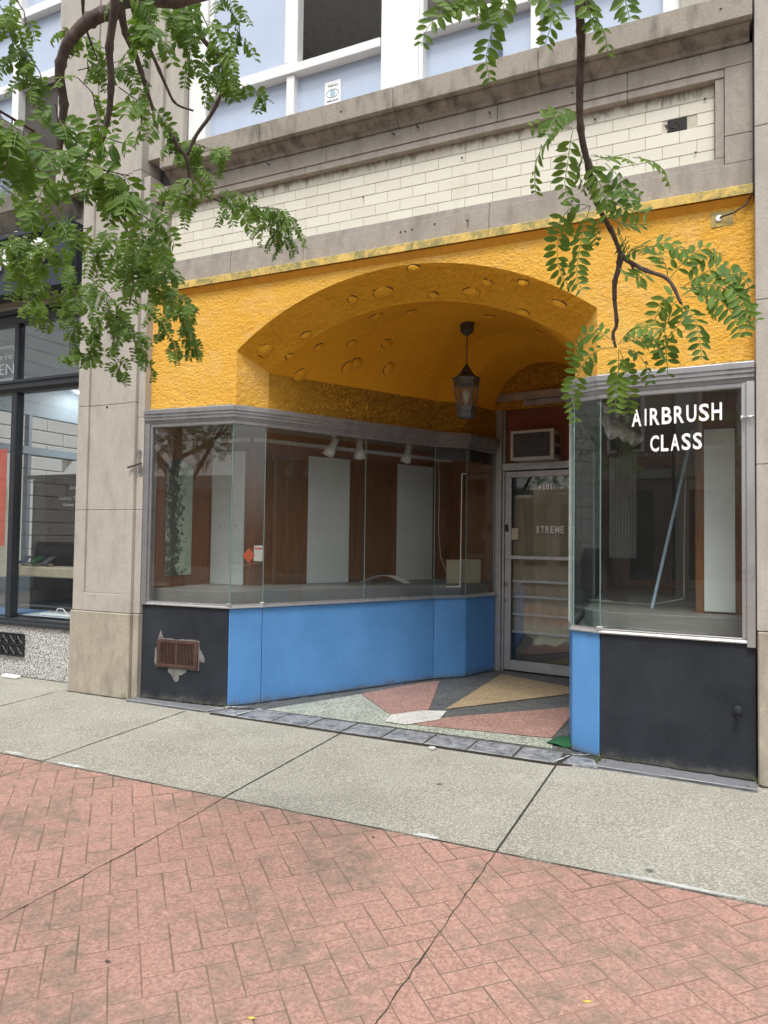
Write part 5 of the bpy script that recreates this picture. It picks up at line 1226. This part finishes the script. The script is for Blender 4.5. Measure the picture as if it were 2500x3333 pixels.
# ================================================================== trees
LEAFN = [0]
def leaflet(mb, base, d, n, L, W, tone, fold=.25, curl=.0):
    d = d.normalized(); s_ = d.cross(n).normalized(); n = s_.cross(d)
    b = base; P = []
    for (t, w_) in ((0, .0), (.18, .62), (.45, 1.), (.75, .8), (1., .0)):
        c = b+d*(L*t)-n*(curl*L*t*t)
        if w_ == 0: P.append([c])
        else: P.append([c-s_*(W*w_*.5)+n*(fold*W*w_*.5), c, c+s_*(W*w_*.5)+n*(fold*W*w_*.5)])
    vs = [P[0][0]]+P[1]+P[2]+P[3]+[P[4][0]]
    mb.add(vs, [(0, 1, 2), (0, 2, 3), (1, 4, 5, 2), (2, 5, 6, 3), (4, 7, 8, 5), (5, 8, 9, 6), (7, 10, 8), (8, 10, 9)], 0, tone)
def leaflet_lo(mb, base, d, n, L, W, tone):
    d = d.normalized(); s_ = d.cross(n).normalized()
    mb.add([base, base+d*L*.45-s_*W*.5, base+d*L, base+d*L*.45+s_*W*.5], [(0, 1, 2, 3)], 0, tone)
def pinnate(mb, pts, size, rr, lo=False, face=None, curl=.15, wid=.40):
    """compound leaf along a polyline of rachis points"""
    P = [Vector(p) for p in pts]; seg = [(b-a).length for a, b in zip(P[:-1], P[1:])]; T = sum(seg)
    def pos(s_):
        k = 0
        while k < len(seg)-1 and s_ > seg[k]: s_ -= seg[k]; k += 1
        f = s_/seg[k]; return P[k].lerp(P[k+1], f), (P[k+1]-P[k]).normalized()
    base_t = rr.random()*.7
    if not lo: mb.tube([pos(T*i/7)[0] for i in range(8)], [.0011]*8, 4, 1, cap=False)
    n = max(5, int((T*.88)/(size*.47))); fn = face or Vector((rr.uniform(-.5, .5), rr.uniform(-.5, .5), 1))
    for i in range(n):
        s_ = T*.12+T*.88*(i+.5)/n; p, t = pos(s_); nn_ = (fn-t*fn.dot(t))
        if nn_.length < .1: nn_ = Vector((0, 1, .3))-t*Vector((0, 1, .3)).dot(t)
        nn_.normalize(); side = t.cross(nn_); sz = size*(.72+.45*sin(pi*min(1, (i+1.2)/n)**.8))
        for sg in (-1, 1):
            if rr.random() < .035: continue
            dv = side*sg*1.0+t*(.42+rr.uniform(-.16, .22))+nn_*rr.uniform(-.45, .15); tone = min(1, max(.01, base_t+rr.uniform(-.25, .3)))
            nv = (nn_+side*rr.uniform(-.35, .35)+t*rr.uniform(-.25, .25)).normalized()
            if lo: leaflet_lo(mb, p, dv, nv, sz, sz*wid, tone)
            else: leaflet(mb, p+side*sg*.001, dv, nv, sz, sz*wid*rr.uniform(.85, 1.15), tone, .22, curl*rr.uniform(-.4, 2))
tree = empty('honey_locust_tree', (-2.6, -7.4, -.2), 'locust street tree whose leafy branches hang in front of the facade', 'tree')
wood_ = MB()
bk = MB()
def limb(pts, r0, r1, n=8, mb=None, jit=.0):
    P = [Vector(p) for p in pts]; rr = random.Random(int(P[0].x*100)); out = []; R_ = []
    for k in range(len(P)-1):
        for i in range(5):
            f = i/5; a = P[max(k-1, 0)]; b, c = P[k], P[k+1]; d = P[min(k+2, len(P)-1)]
            q = .5*((2*b)+(c-a)*f+(2*a-5*b+4*c-d)*f*f+(3*b-a-3*c+d)*f**3); out.append(q+Vector((rr.uniform(-1, 1), rr.uniform(-1, 1), rr.uniform(-1, 1)))*jit); R_.append(0)
    out.append(P[-1]); N = len(out); R_ = [r0+(r1-r0)*i/(N-1) for i in range(N)]
    R_ = [r*(1.25 if i % 7 == 3 else 1) for i, r in enumerate(R_)]
    (mb or bk).tube(out, R_, n); return out
trunk = MB(); limb([(-2.6, -7.4, -.3), (-2.55, -7.4, 1.5), (-2.45, -7.3, 3.2), (-2.3, -7.1, 5.0), (-2.2, -7.0, 6.5)], .17, .06, 12, trunk)
trunk.build('trunk', 'bark', tree, smooth=True)
def A3(L, dist): return [at(x, y, dist[i] if isinstance(dist, (list, tuple)) else dist) for i, (x, y) in enumerate(L)]
# ---- right hanging branch
c3 = lambda L: [(1500+x/1.659, y/1.659) for x, y in L]; c6 = lambda L: [(1700+x/2.074, 900+y/2.074) for x, y in L]
RB = MB(); RL = MB(); rr = random.Random(21)
dR = 2.35
limb([(-2.3, -7.1, 5.0), (-1.4, -6.2, 5.4), (-.4, -4.6, 4.6)]+[at(1890, -260, 2.4)]+A3(c3([(640, 0), (650, 200), (645, 400), (642, 600), (655, 750), (690, 900), (720, 1050), (760, 1150), (820, 1260), (862, 1370)]), dR), .014, .0058, 8, RB)
limb(A3(c3([(862, 1370), (852, 1450), (832, 1520), (830, 1600)])+c6([(625, 180), (637, 320), (612, 390), (632, 480)]), dR), .0085, .004, 8, RB)
limb(A3(c3([(862, 1370), (905, 1410), (1000, 1460), (1120, 1510), (1190, 1640)]), [dR, dR, 2.3, 2.27, 2.25]), .0075, .004, 8, RB)
limb(A3(c3([(905, 1400), (945, 1480), (970, 1540), (1005, 1563)]), dR), .003, .0012, 6, RB)
def lf(L, cv, d0=dR, d1=None, size=.038, face=None, curl=.12, wid=.40):
    L = cv(L); d1 = d1 or d0; n = len(L)
    # smooth polyline
    pts = [at(x, y, d0+(d1-d0)*i/(n-1)) for i, (x, y) in enumerate(L)]; out = []
    for k in range(n-1):
        for i in range(4):
            f = i/4; a = pts[max(k-1, 0)]; b, c = pts[k], pts[k+1]; d = pts[min(k+2, n-1)]
            out.append(.5*((2*b)+(c-a)*f+(2*a-5*b+4*c-d)*f*f+(3*b-a-3*c+d)*f**3))
    out.append(pts[-1]); pinnate(RL, out, size, rr, face=face, curl=curl, wid=wid)
toCam = -fw
for L in ([(605, 700), (590, 780), (575, 900), (560, 1000), (590, 1085)], [(600, 690), (520, 700), (450, 780), (400, 900), (405, 1050)], [(600, 640), (560, 640), (480, 640), (370, 690)], [(620, 640), (590, 590), (520, 620), (455, 740)],
          [(700, 860), (690, 950), (660, 1040)], [(700, 850), (730, 950), (780, 1060), (790, 1180)], [(700, 840), (770, 850), (870, 850), (935, 880)], [(690, 820), (640, 900), (650, 1000)],
          [(930, 850), (1000, 860), (1080, 900), (1130, 1010)], [(780, 880), (840, 940), (900, 1020), (980, 1060)], [(720, 1000), (800, 1080), (900, 1130), (1010, 1160)], [(860, 990), (900, 1050), (930, 1120)],
          [(700, 1110), (620, 1150), (560, 1210), (520, 1330), (540, 1480), (610, 1570)], [(700, 1110), (670, 1210), (640, 1350), (625, 1500), (660, 1570)], [(690, 1110), (620, 1105), (560, 1160), (500, 1260)], [(760, 1160), (740, 1240), (720, 1330)], [(800, 1180), (880, 1210), (1010, 1210)], [(830, 1260), (880, 1300), (905, 1380)],
          [(880, 1400), (930, 1350), (990, 1330), (1060, 1330)], [(1120, 1500), (1100, 1420), (1030, 1350), (940, 1350)], [(1010, 1340), (1100, 1310), (1180, 1340), (1240, 1400)], [(1010, 1460), (960, 1500), (880, 1480)], [(1130, 1500), (1220, 1400), (1320, 1340), (1410, 1380)], [(1190, 1560), (1300, 1480), (1420, 1440), (1530, 1500)], [(1190, 1600), (1320, 1530), (1460, 1580), (1560, 1690)]):
    lf(L, c3, dR, dR+rr.uniform(-.12, .12), face=toCam*rr.uniform(.5, 1)+Vector((rr.uniform(-.6, .6), 0, rr.uniform(.2, .9))))
for L in ([(630, 480), (520, 490), (430, 560), (370, 680), (340, 800), (360, 980)], [(620, 440), (520, 380), (430, 400), (350, 500), (320, 640)], [(650, 490), (650, 600), (640, 760), (620, 920)], [(660, 500), (700, 620), (720, 780), (715, 930)], [(660, 480), (760, 510), (830, 590), (870, 730)], [(650, 460), (720, 370), (830, 340), (940, 370)], [(680, 450), (780, 420), (900, 420), (980, 480)],
          [(960, 360), (970, 440), (975, 560), (985, 680)], [(1060, 150), (1010, 200), (970, 300), (930, 420)], [(1060, 160), (1000, 130), (930, 200), (890, 320)], [(1080, 180), (1150, 260), (1190, 370), (1210, 560)], [(1070, 150), (1080, 260), (1040, 350), (960, 430)], [(1090, 120), (1220, 60), (1380, 90), (1500, 200), (1590, 310)], [(1100, 140), (1250, 130), (1350, 170), (1450, 300), (1480, 400)], [(1350, 60), (1430, 90), (1500, 230), (1520, 400)], [(1300, 20), (1400, -20), (1500, 20), (1540, 100)], [(1080, 130), (1130, 90), (1200, 100), (1270, 180), (1290, 300)], [(840, 360), (900, 450), (940, 560)]):
    lf(L, c6, dR-.05, dR+rr.uniform(-.15, .1), face=toCam*rr.uniform(.4, 1)+Vector((rr.uniform(-.6, .6), 0, rr.uniform(.2, .9))))
# top centre/right sprigs hanging from above the frame
limb([(-1.4, -6.2, 5.4), (-1.0, -4.5, 4.6)]+[at(1620, -330, 2.5), at(1560, -60, 2.45)], .012, .003, 6, RB)
limb([at(1890, -260, 2.4), at(1960, -120, 2.35), at(1990, -40, 2.35)], .005, .002, 6, RB)
for L in ([(200, -40), (190, 60), (160, 200), (135, 320), (160, 440)], [(120, -60), (60, 0), (0, 40), (-60, 60)], [(180, -60), (100, 30), (90, 120)], [(330, -80), (420, 20), (490, 80), (470, 200), (450, 250)], [(430, -60), (480, 10), (520, 80), (545, 110)], [(250, -60), (230, 40), (200, 130)], [(700, -60), (690, 40), (740, 120), (780, 190), (795, 310)], [(660, -50), (690, 50), (720, 170)], [(860, -60), (890, 10), (915, 110)], [(-60, -60), (-110, 60), (-180, 150), (-215, 250)], [(10, -60), (-60, 30), (-90, 100)]):
    lf(L, c3, 2.35, 2.3, face=toCam+Vector((rr.uniform(-.6, .6), 0, rr.uniform(0, .6))))
RB.build('branch', 'bark', tree, smooth=True)['label'] = 'long thin branch hanging down at right'
RL.build('foliage', ['leaf', 'rachis'], tree, smooth=False, fix=False)['label'] = 'feathery leaves of the right hanging branch'
# ---- left mass
c1 = lambda L: [(x/1.659, y/1.659) for x, y in L]
LB = MB(); LL = MB(); rr = random.Random(33)
limb([(-2.3, -7.1, 5.0), (-2.4, -5.8, 5.3)]+[at(560, -420, 2.9)]+A3(c1([(640, 10), (560, 70), (470, 120), (400, 190), (350, 270), (322, 400), (345, 560), (330, 700), (320, 820)]), 2.7), .026, .009, 10, LB)
limb(A3(c1([(620, -400), (620, 10), (590, 260), (600, 400), (590, 600), (550, 760), (525, 880)]), 2.5), .012, .006, 8, LB)
limb(A3(c1([(640, -200), (655, 50), (680, 180), (740, 320), (790, 480), (830, 600)]), 2.8), .014, .005, 8, LB)
limb(A3(c1([(700, -200), (715, 30), (760, 160), (830, 310), (900, 470), (950, 560), (1045, 598)]), 2.8), .008, .003, 8, LB)
limb(A3(c1([(450, -100), (450, 80), (480, 200), (530, 330)]), 2.8), .006, .002, 6, LB)
limb(A3(c1([(1040, -200), (1065, 30), (1090, 200), (1180, 300), (1220, 420), (1150, 600), (1060, 730), (1010, 840)]), 3.2), .010, .006, 8, LB)
limb(A3(c1([(900, 680), (960, 790), (1010, 860), (1025, 960), (1070, 1030), (1120, 1060), (1200, 1090), (1330, 1130)]), 3.3), .009, .003, 8, LB)
limb(A3(c1([(1020, 970), (980, 1020), (930, 1040)]), 3.3), .004, .002, 6, LB)
limb(A3(c1([(480, 970), (560, 1060), (620, 1150), (700, 1280), (720, 1480), (700, 1650)]), 3.0), .008, .003, 8, LB)
LB.build('branch', 'bark', tree, smooth=True)['label'] = 'thick curved branch with side twigs at left'
# twigs (display px of the 1659 crop / 1.659) each grows leaves around it: list of (polyline, distance, leaf size, leaf length px)
def sprout(path, dist, size, lenpx, step, spread=1., down=.6, lo=False, mb=None, seed=0, curl=.15, wid=.4):
    rr_ = random.Random(seed); P = [at(x, y, dist+rr_.uniform(-.05, .05)) for x, y in c1(path)]
    LB2 = MB(); LB2.tube([p for p in P], [.0017]*len(P), 5, 0); LB2.build('twig', 'bark', tree)
    Lm = lenpx/1.659*dist/FPX
    for a, b in zip(P[:-1], P[1:]):
        n = max(1, int((b-a).length/(step*.33)))
        for i in range(n):
            p = a.lerp(b, (i+rr_.random())/n); th = rr_.uniform(0, 2*pi)
            d = (r2*cos(th)+fw*sin(th)*.9)*spread+Vector((0, 0, rr_.uniform(-.5, .6))); d.normalize()
            L = Lm*rr_.uniform(.6, 1.15); pts = [p]; v = d.copy()
            for k in range(6): v = (v+Vector((0, 0, -down*.62))).normalized(); pts.append(pts[-1]+v*(L/6))
            pinnate(mb or LL, pts, size*1.08*rr_.uniform(.75, 1.2), rr_, lo, curl=curl, wid=wid, face=-fw*rr_.uniform(.3, 1.2)+Vector((rr_.uniform(-.7, .7), rr_.uniform(-.3, .3), rr_.uniform(-.2, .9))))
LB2 = MB(); sd_ = 100
SPR = [([(-20, 1250), (80, 1300), (200, 1330), (330, 1350)], 2.7, .027, 140, .05), ([(0, 1360), (90, 1400), (200, 1420)], 2.7, .026, 130, .055), ([(0, 30), (40, 100), (60, 200), (90, 300), (150, 420), (200, 520)], 3.0, .024, 130, .045), ([(60, -40), (130, 60), (140, 140)], 2.6, .026, 120, .06), ([(120, 250), (210, 380), (240, 470)], 3.0, .022, 120, .06),
       ([(640, -60), (760, 40), (840, 160), (820, 260)], 2.6, .034, 160, .07), ([(780, -60), (900, 60), (980, 160), (1010, 260)], 2.9, .030, 170, .055), ([(980, -60), (1080, 60), (1140, 180), (1180, 300), (1210, 420)], 3.0, .028, 180, .045), ([(1160, -60), (1230, 40), (1290, 120), (1300, 240)], 3.1, .026, 140, .06), ([(1000, 300), (1080, 360), (1150, 420), (1200, 440)], 3.0, .026, 150, .06), 
       ([(1220, 430), (1300, 460), (1400, 500), (1480, 560)], 3.1, .026, 90, .09), ([(1210, 430), (1230, 520)], 3.1, .026, 140, .1),
       ([(340, 150), (420, 180), (480, 220), (560, 260)], 2.9, .022, 110, .07), ([(420, 380), (500, 360), (560, 330), (590, 290)], 2.9, .022, 120, .08), ([(600, 400), (680, 380), (760, 400), (820, 470)], 2.7, .028, 180, .08), ([(420, 420), (500, 500), (520, 600)], 2.6, .028, 170, .07), ([(640, 470), (740, 540), (820, 620), (860, 720)], 2.5, .032, 170, .07), ([(520, 640), (560, 740), (620, 760), (720, 790)], 2.4, .033, 180, .07),
       ([(0, 620), (60, 700), (120, 780), (200, 850)], 2.1, .034, 200, .05), ([(0, 780), (100, 860), (220, 920), (330, 930)], 2.2, .032, 190, .05), ([(300, 560), (320, 700), (330, 850), (350, 950)], 2.4, .030, 150, .07), ([(380, 780), (470, 860), (560, 920), (700, 950)], 2.3, .032, 180, .05), ([(0, 1000), (80, 1060), (160, 1120), (260, 1180)], 2.5, .028, 170, .06), ([(480, 970), (600, 1020), (700, 1060), (780, 1120)], 2.3, .032, 180, .045),
       ([(860, 640), (940, 760), (1010, 850), (1100, 820), (1200, 800)], 3.6, .020, 120, .035), ([(1020, 760), (1120, 800), (1220, 830)], 3.5, .019, 110, .04), ([(1020, 900), (1080, 1000), (1120, 1060)], 3.2, .028, 190, .055), ([(900, 1000), (960, 1040), (1050, 1060)], 3.2, .030, 200, .07), ([(1130, 1060), (1200, 1090), (1290, 1110)], 3.2, .028, 210, .08), ([(1280, 1020), (1340, 1060), (1380, 1120)], 3.2, .028, 100, .06),
       ([(1340, 1130), (1430, 1120), (1520, 1130), (1570, 1220)], 3.4, .015, 150, .03), ([(1420, 1200), (1500, 1260), (1560, 1300)], 3.4, .015, 130, .035),
       ([(240, 1100), (300, 1200), (400, 1240), (500, 1230)], 2.6, .030, 150, .06), ([(300, 1260), (260, 1350), (230, 1450)], 2.6, .026, 150, .05), ([(60, 1300), (120, 1400), (170, 1500), (180, 1560)], 3.0, .022, 130, .04), ([(400, 1250), (480, 1320), (520, 1420)], 2.8, .026, 160, .05), ([(560, 1250), (640, 1300), (720, 1380), (740, 1480)], 2.8, .028, 190, .05), ([(700, 1120), (800, 1180), (860, 1280), (900, 1380)], 2.5, .030, 200, .05), ([(760, 1250), (820, 1340), (880, 1440), (900, 1520)], 2.7, .030, 190, .05), ([(600, 1450), (700, 1500), (760, 1560)], 3.0, .026, 160, .05), ([(800, 1450), (860, 1520), (900, 1580)], 2.8, .026, 150, .05),
       ([(120, 1440), (240, 1540), (300, 1600)], 3.0, .024, 150, .05), ([(340, 1420), (400, 1520), (420, 1620)], 3.0, .024, 150, .045), ([(480, 1500), (560, 1560), (620, 1640)], 3.1, .024, 150, .05),
       ([(160, 1600), (240, 1660), (300, 1740)], 3.2, .022, 120, .05), ([(360, 1620), (420, 1720), (380, 1850), (370, 1930)], 3.2, .020, 80, .05), ([(480, 1640), (520, 1760), (500, 1880), (480, 1960)], 3.2, .022, 80, .05), ([(620, 1620), (640, 1760), (600, 1880)], 3.2, .022, 90, .05), ([(600, 1900), (650, 1960), (640, 2040)], 3.2, .024, 80, .05), ([(560, 1660), (700, 1760), (760, 1850), (800, 1950)], 3.1, .022, 110, .045), ([(760, 1640), (860, 1740), (930, 1850), (950, 1920)], 3.2, .020, 100, .045), ([(860, 1600), (960, 1680), (1000, 1760), (1040, 1880)], 3.3, .019, 90, .04), ([(900, 1560), (1000, 1620), (1080, 1700)], 3.2, .024, 110, .05), ([(1000, 1640), (1020, 1760), (1060, 1900)], 3.3, .018, 70, .045)]
for (pth, ds, sz, lp, st) in SPR:
    sd_ += 1; pts2 = pth
    # coordinates below 1659 belong to the upper left crop (same scale), the list simply continues downwards
    sprout(pts2, ds, sz, lp, st, seed=sd_, curl=.2 if sz > .022 else .5, wid=.42 if sz > .022 else .5)
LL.build('foliage', ['leaf', 'rachis'], tree, fix=False)['label'] = 'dense leaf mass hanging at upper left'
# crown above and behind the camera, a few limbs
CR = MB(); rr = random.Random(50); CB = MB()
def crown(mb, c, rx, ry, rz, n, rr, size=.045, L=.22):
    cl = [(Vector((rr.gauss(0, .45), rr.gauss(0, .45), rr.gauss(0, .4))), rr.uniform(.25, .5)) for _ in range(22)]
    for i in range(n):
        q, s_ = cl[i % 22]; p = Vector((c[0]+rx*(q.x+rr.gauss(0, s_*.5)), c[1]+ry*(q.y+rr.gauss(0, s_*.5)), c[2]+rz*(q.z+rr.gauss(0, s_*.5))))
        th = rr.uniform(0, 2*pi); d = Vector((cos(th), sin(th), rr.uniform(-.8, .3))).normalized(); pts = [p, p+d*L*.5, p+d*L+Vector((0, 0, -L*.25))]
        pinnate(mb, pts, size, rr, True)
crown(CR, (-3.6, -7.6, 6.6), 2.3, 1.6, 1.2, 900, rr)
CR.build('crown', 'leaf', tree, fix=False)
for (x, y, z) in ((-4.5, -8, 6.8), (-1.0, -7.8, 7.0), (-3.2, -6.4, 7.1), (-2.6, -8.6, 7.3)): limb([(-2.3, -7.1, 5.0), ((x-2.3)/2, (y-7.1)/2, 6.0), (x, y, z)], .05, .015, 7, CB)
CB.build('limb', 'bark', tree, smooth=True)
def street_tree(loc, h, rx, n, seed, lab):
    e = empty('street_tree', loc, lab, 'tree', 'street trees behind the viewer'); rr = random.Random(seed); t = MB()
    x, y, z = loc; limb([(x, y, z-.1), (x+.05, y, z+1.2), (x-.05, y+.05, z+2.4), (x, y, z+h*.6)], .14, .06, 10, t)
    for k in range(6):
        a = k*1.05; limb([(x, y, z+2.2+.2*k), (x+cos(a)*rx*.4, y+sin(a)*rx*.4, z+h*.6), (x+cos(a)*rx*.8, y+sin(a)*rx*.7, z+h*.78)], .05, .012, 6, t)
    t.build('trunk', 'bark', e, smooth=True); c = MB(); crown(c, (x, y, z+h*.72), rx, rx, h*.26, n, rr, .07, .32); c.build('crown', 'leaf', e, fix=False)
street_tree((-8.9, -6.9, -.17), 6.4, 2.5, 2300, 71, 'leafy street tree reflected in the left window')
street_tree((3.2, -12.5, -.4), 7, 2.6, 700, 72, 'leafy tree across the street reflected in the right window')
street_tree((-22, -17.5, -.3), 8, 3.2, 900, 73, 'large tree on the far pavement reflected in the left shop window')
# ================================================================== street behind the viewer
KEEP0 = True
m = MB(); m.box(-60, -6.55, -.45, 40, -6.3, -.172); tag(m.build('kerb', 'concrete', bevel=.01), kind='structure')
m = MB(); m.prism([(-60, -20), (40, -20), (40, -16.5), (-60, -16.5)], -.42, -.25); tag(m.build('far_pavement', 'concrete'), kind='structure')
m = MB()
for i in range(-14, 8): m.box(i*4.2, -11.6, -.42, i*4.2+2.4, -11.48, -.414)
tag(m.build('road_marking', 'letter'), kind='structure')
KEEP0 = False
def far_building(x0, x1, h, mat, win, lab, seed):
    e = empty('street_building', ((x0+x1)/2, -20.5, -.3), lab, 'building', 'buildings across the street'); m = MB(); m.box(x0, -24, -.3, x1, -20, h); m.build('wall', mat, e, bevel=.02)
    m = MB(); m.box(x0-.1, -20.0, h-.35, x1+.1, -19.7, h+.1); m.box(x0, -20, 3.6, x1, -19.88, 3.9); m.build('cornice', 'lime', e)
    n = int((x1-x0)/2.4); k = (x1-x0)/n
    for i in range(n):
        cx = x0+(i+.5)*k
        m = MB(); m.box(cx-.9, -19.995, .3, cx+.9, -19.96, 3.2); m.build('shop_window', win, e)
        for z in [q for q in (4.6, 7.8) if q+1.9 < h]:
            f = MB(); f.box(cx-.62, -19.99, z-.1, cx+.62, -19.93, z+1.9); fr_ = f.build('window', 'white', e); g2 = MB(); g2.box(cx-.5, -19.93, z, cx+.5, -19.91, z+1.8); g2.build('pane', win, fr_)
far_building(-52, -33.1, 4.4, 'redbrick', 'carglass', 'low red brick building at the far left across the street', 1)
far_building(-33, -10.1, 3.7, 'lime', 'carglass', 'low limestone building left across the street', 2)
far_building(-10, -4.1, 9.5, 'redbrick', 'carglass', 'tall red brick building opposite the storefront', 3)
far_building(-4, 12, 7.0, 'lime', 'carglass', 'pale stone building right across the street', 4)
def car(loc, rz, paint, lab, tall=1.0):
    e = empty('parked_car', (0, 0, 0), lab, 'car', 'cars in the street'); W = .88
    prof = [(-2.1, .35), (-2.12, .75), (-2.0, .98*tall), (-1.7, 1.5*tall), (-1.2, 1.58*tall), (.4, 1.55*tall), (1.05, 1.05*tall), (1.95, .90), (2.1, .65), (2.1, .35)]
    m = MB(); k = len(prof); vs = []
    for (y, s_) in ((-W, 1), (-W+.1, 1.0), (W-.1, 1.0), (W, 1)):
        for (x, z) in prof:
            inn = .10 if z > 1.1*tall and abs(y) == W else 0; vs.append((x, y-(inn if y > 0 else -inn), z))
    fs = [(r*k+i, r*k+(i+1) % k, (r+1)*k+(i+1) % k, (r+1)*k+i) for r in range(3) for i in range(k)]+[tuple(range(k-1, -1, -1)), tuple(range(3*k, 4*k))]
    m.add(vs, fs); body = m.build('body', paint, e, bevel=.04, bseg=2)
    m = MB()
    for sg in (-1, 1):
        m.add([(-1.55, sg*(W-.085), 1.42*tall), (.35, sg*(W-.085), 1.45*tall), (.85, sg*(W+.003), 1.08*tall), (-1.75, sg*(W+.003), 1.05*tall)], [(0, 1, 2, 3)])
    m.add([(.45, -.7, 1.53*tall), (.45, .7, 1.53*tall), (1.06, .74, 1.08*tall), (1.06, -.74, 1.08*tall)], [(0, 1, 2, 3)]); m.build('windows', 'carglass', e)
    for x in (-1.35, 1.35):
        for sg in (-1, 1):
            w_ = MB(); w_.lathe((x, sg*(W-.12), .33), [(.1, -.0), (.32, 0), (.335, .05), (.335, .18), (.32, .22), (.2, .22)] if sg > 0 else [(.1, 0), (.32, 0), (.335, .05), (.335, .18), (.32, .22), (.2, .22)], 20, 0, (0, sg, 0)); wh = w_.build('wheel', 'tyre', e, smooth=True)
            w_ = MB(); w_.lathe((x, sg*(W+.105), .33), [(.2, 0), (.19, .008), (.05, .012)], 16, 0, (0, sg, 0)); w_.build('rim', 'rim', wh)
    for sg in (-1, 1):
        w_ = MB(); w_.box(2.02, sg*.7-.15, .68, 2.12, sg*.7+.15, .82); w_.build('headlight', 'rim', e); w_ = MB(); w_.box(-2.13, sg*.7-.1, .75, -2.03, sg*.7+.1, 1.0); w_.build('tail_light', 'lampred', e)
    e.location = loc; e.rotation_euler = (0, 0, rz)
car((-16.5, -9.6, -.42), 0, 'carpaint', 'grey boxy car in the street reflected in the left shop glass', 1.08)
car((-23.5, -9.2, -.42), 0, 'carpaint_b', 'dark blue car further up the street', 1.0)
car((-6.3, -12.8, -.42), pi, 'carpaint', 'low grey saloon car reflected beside the door', .92)
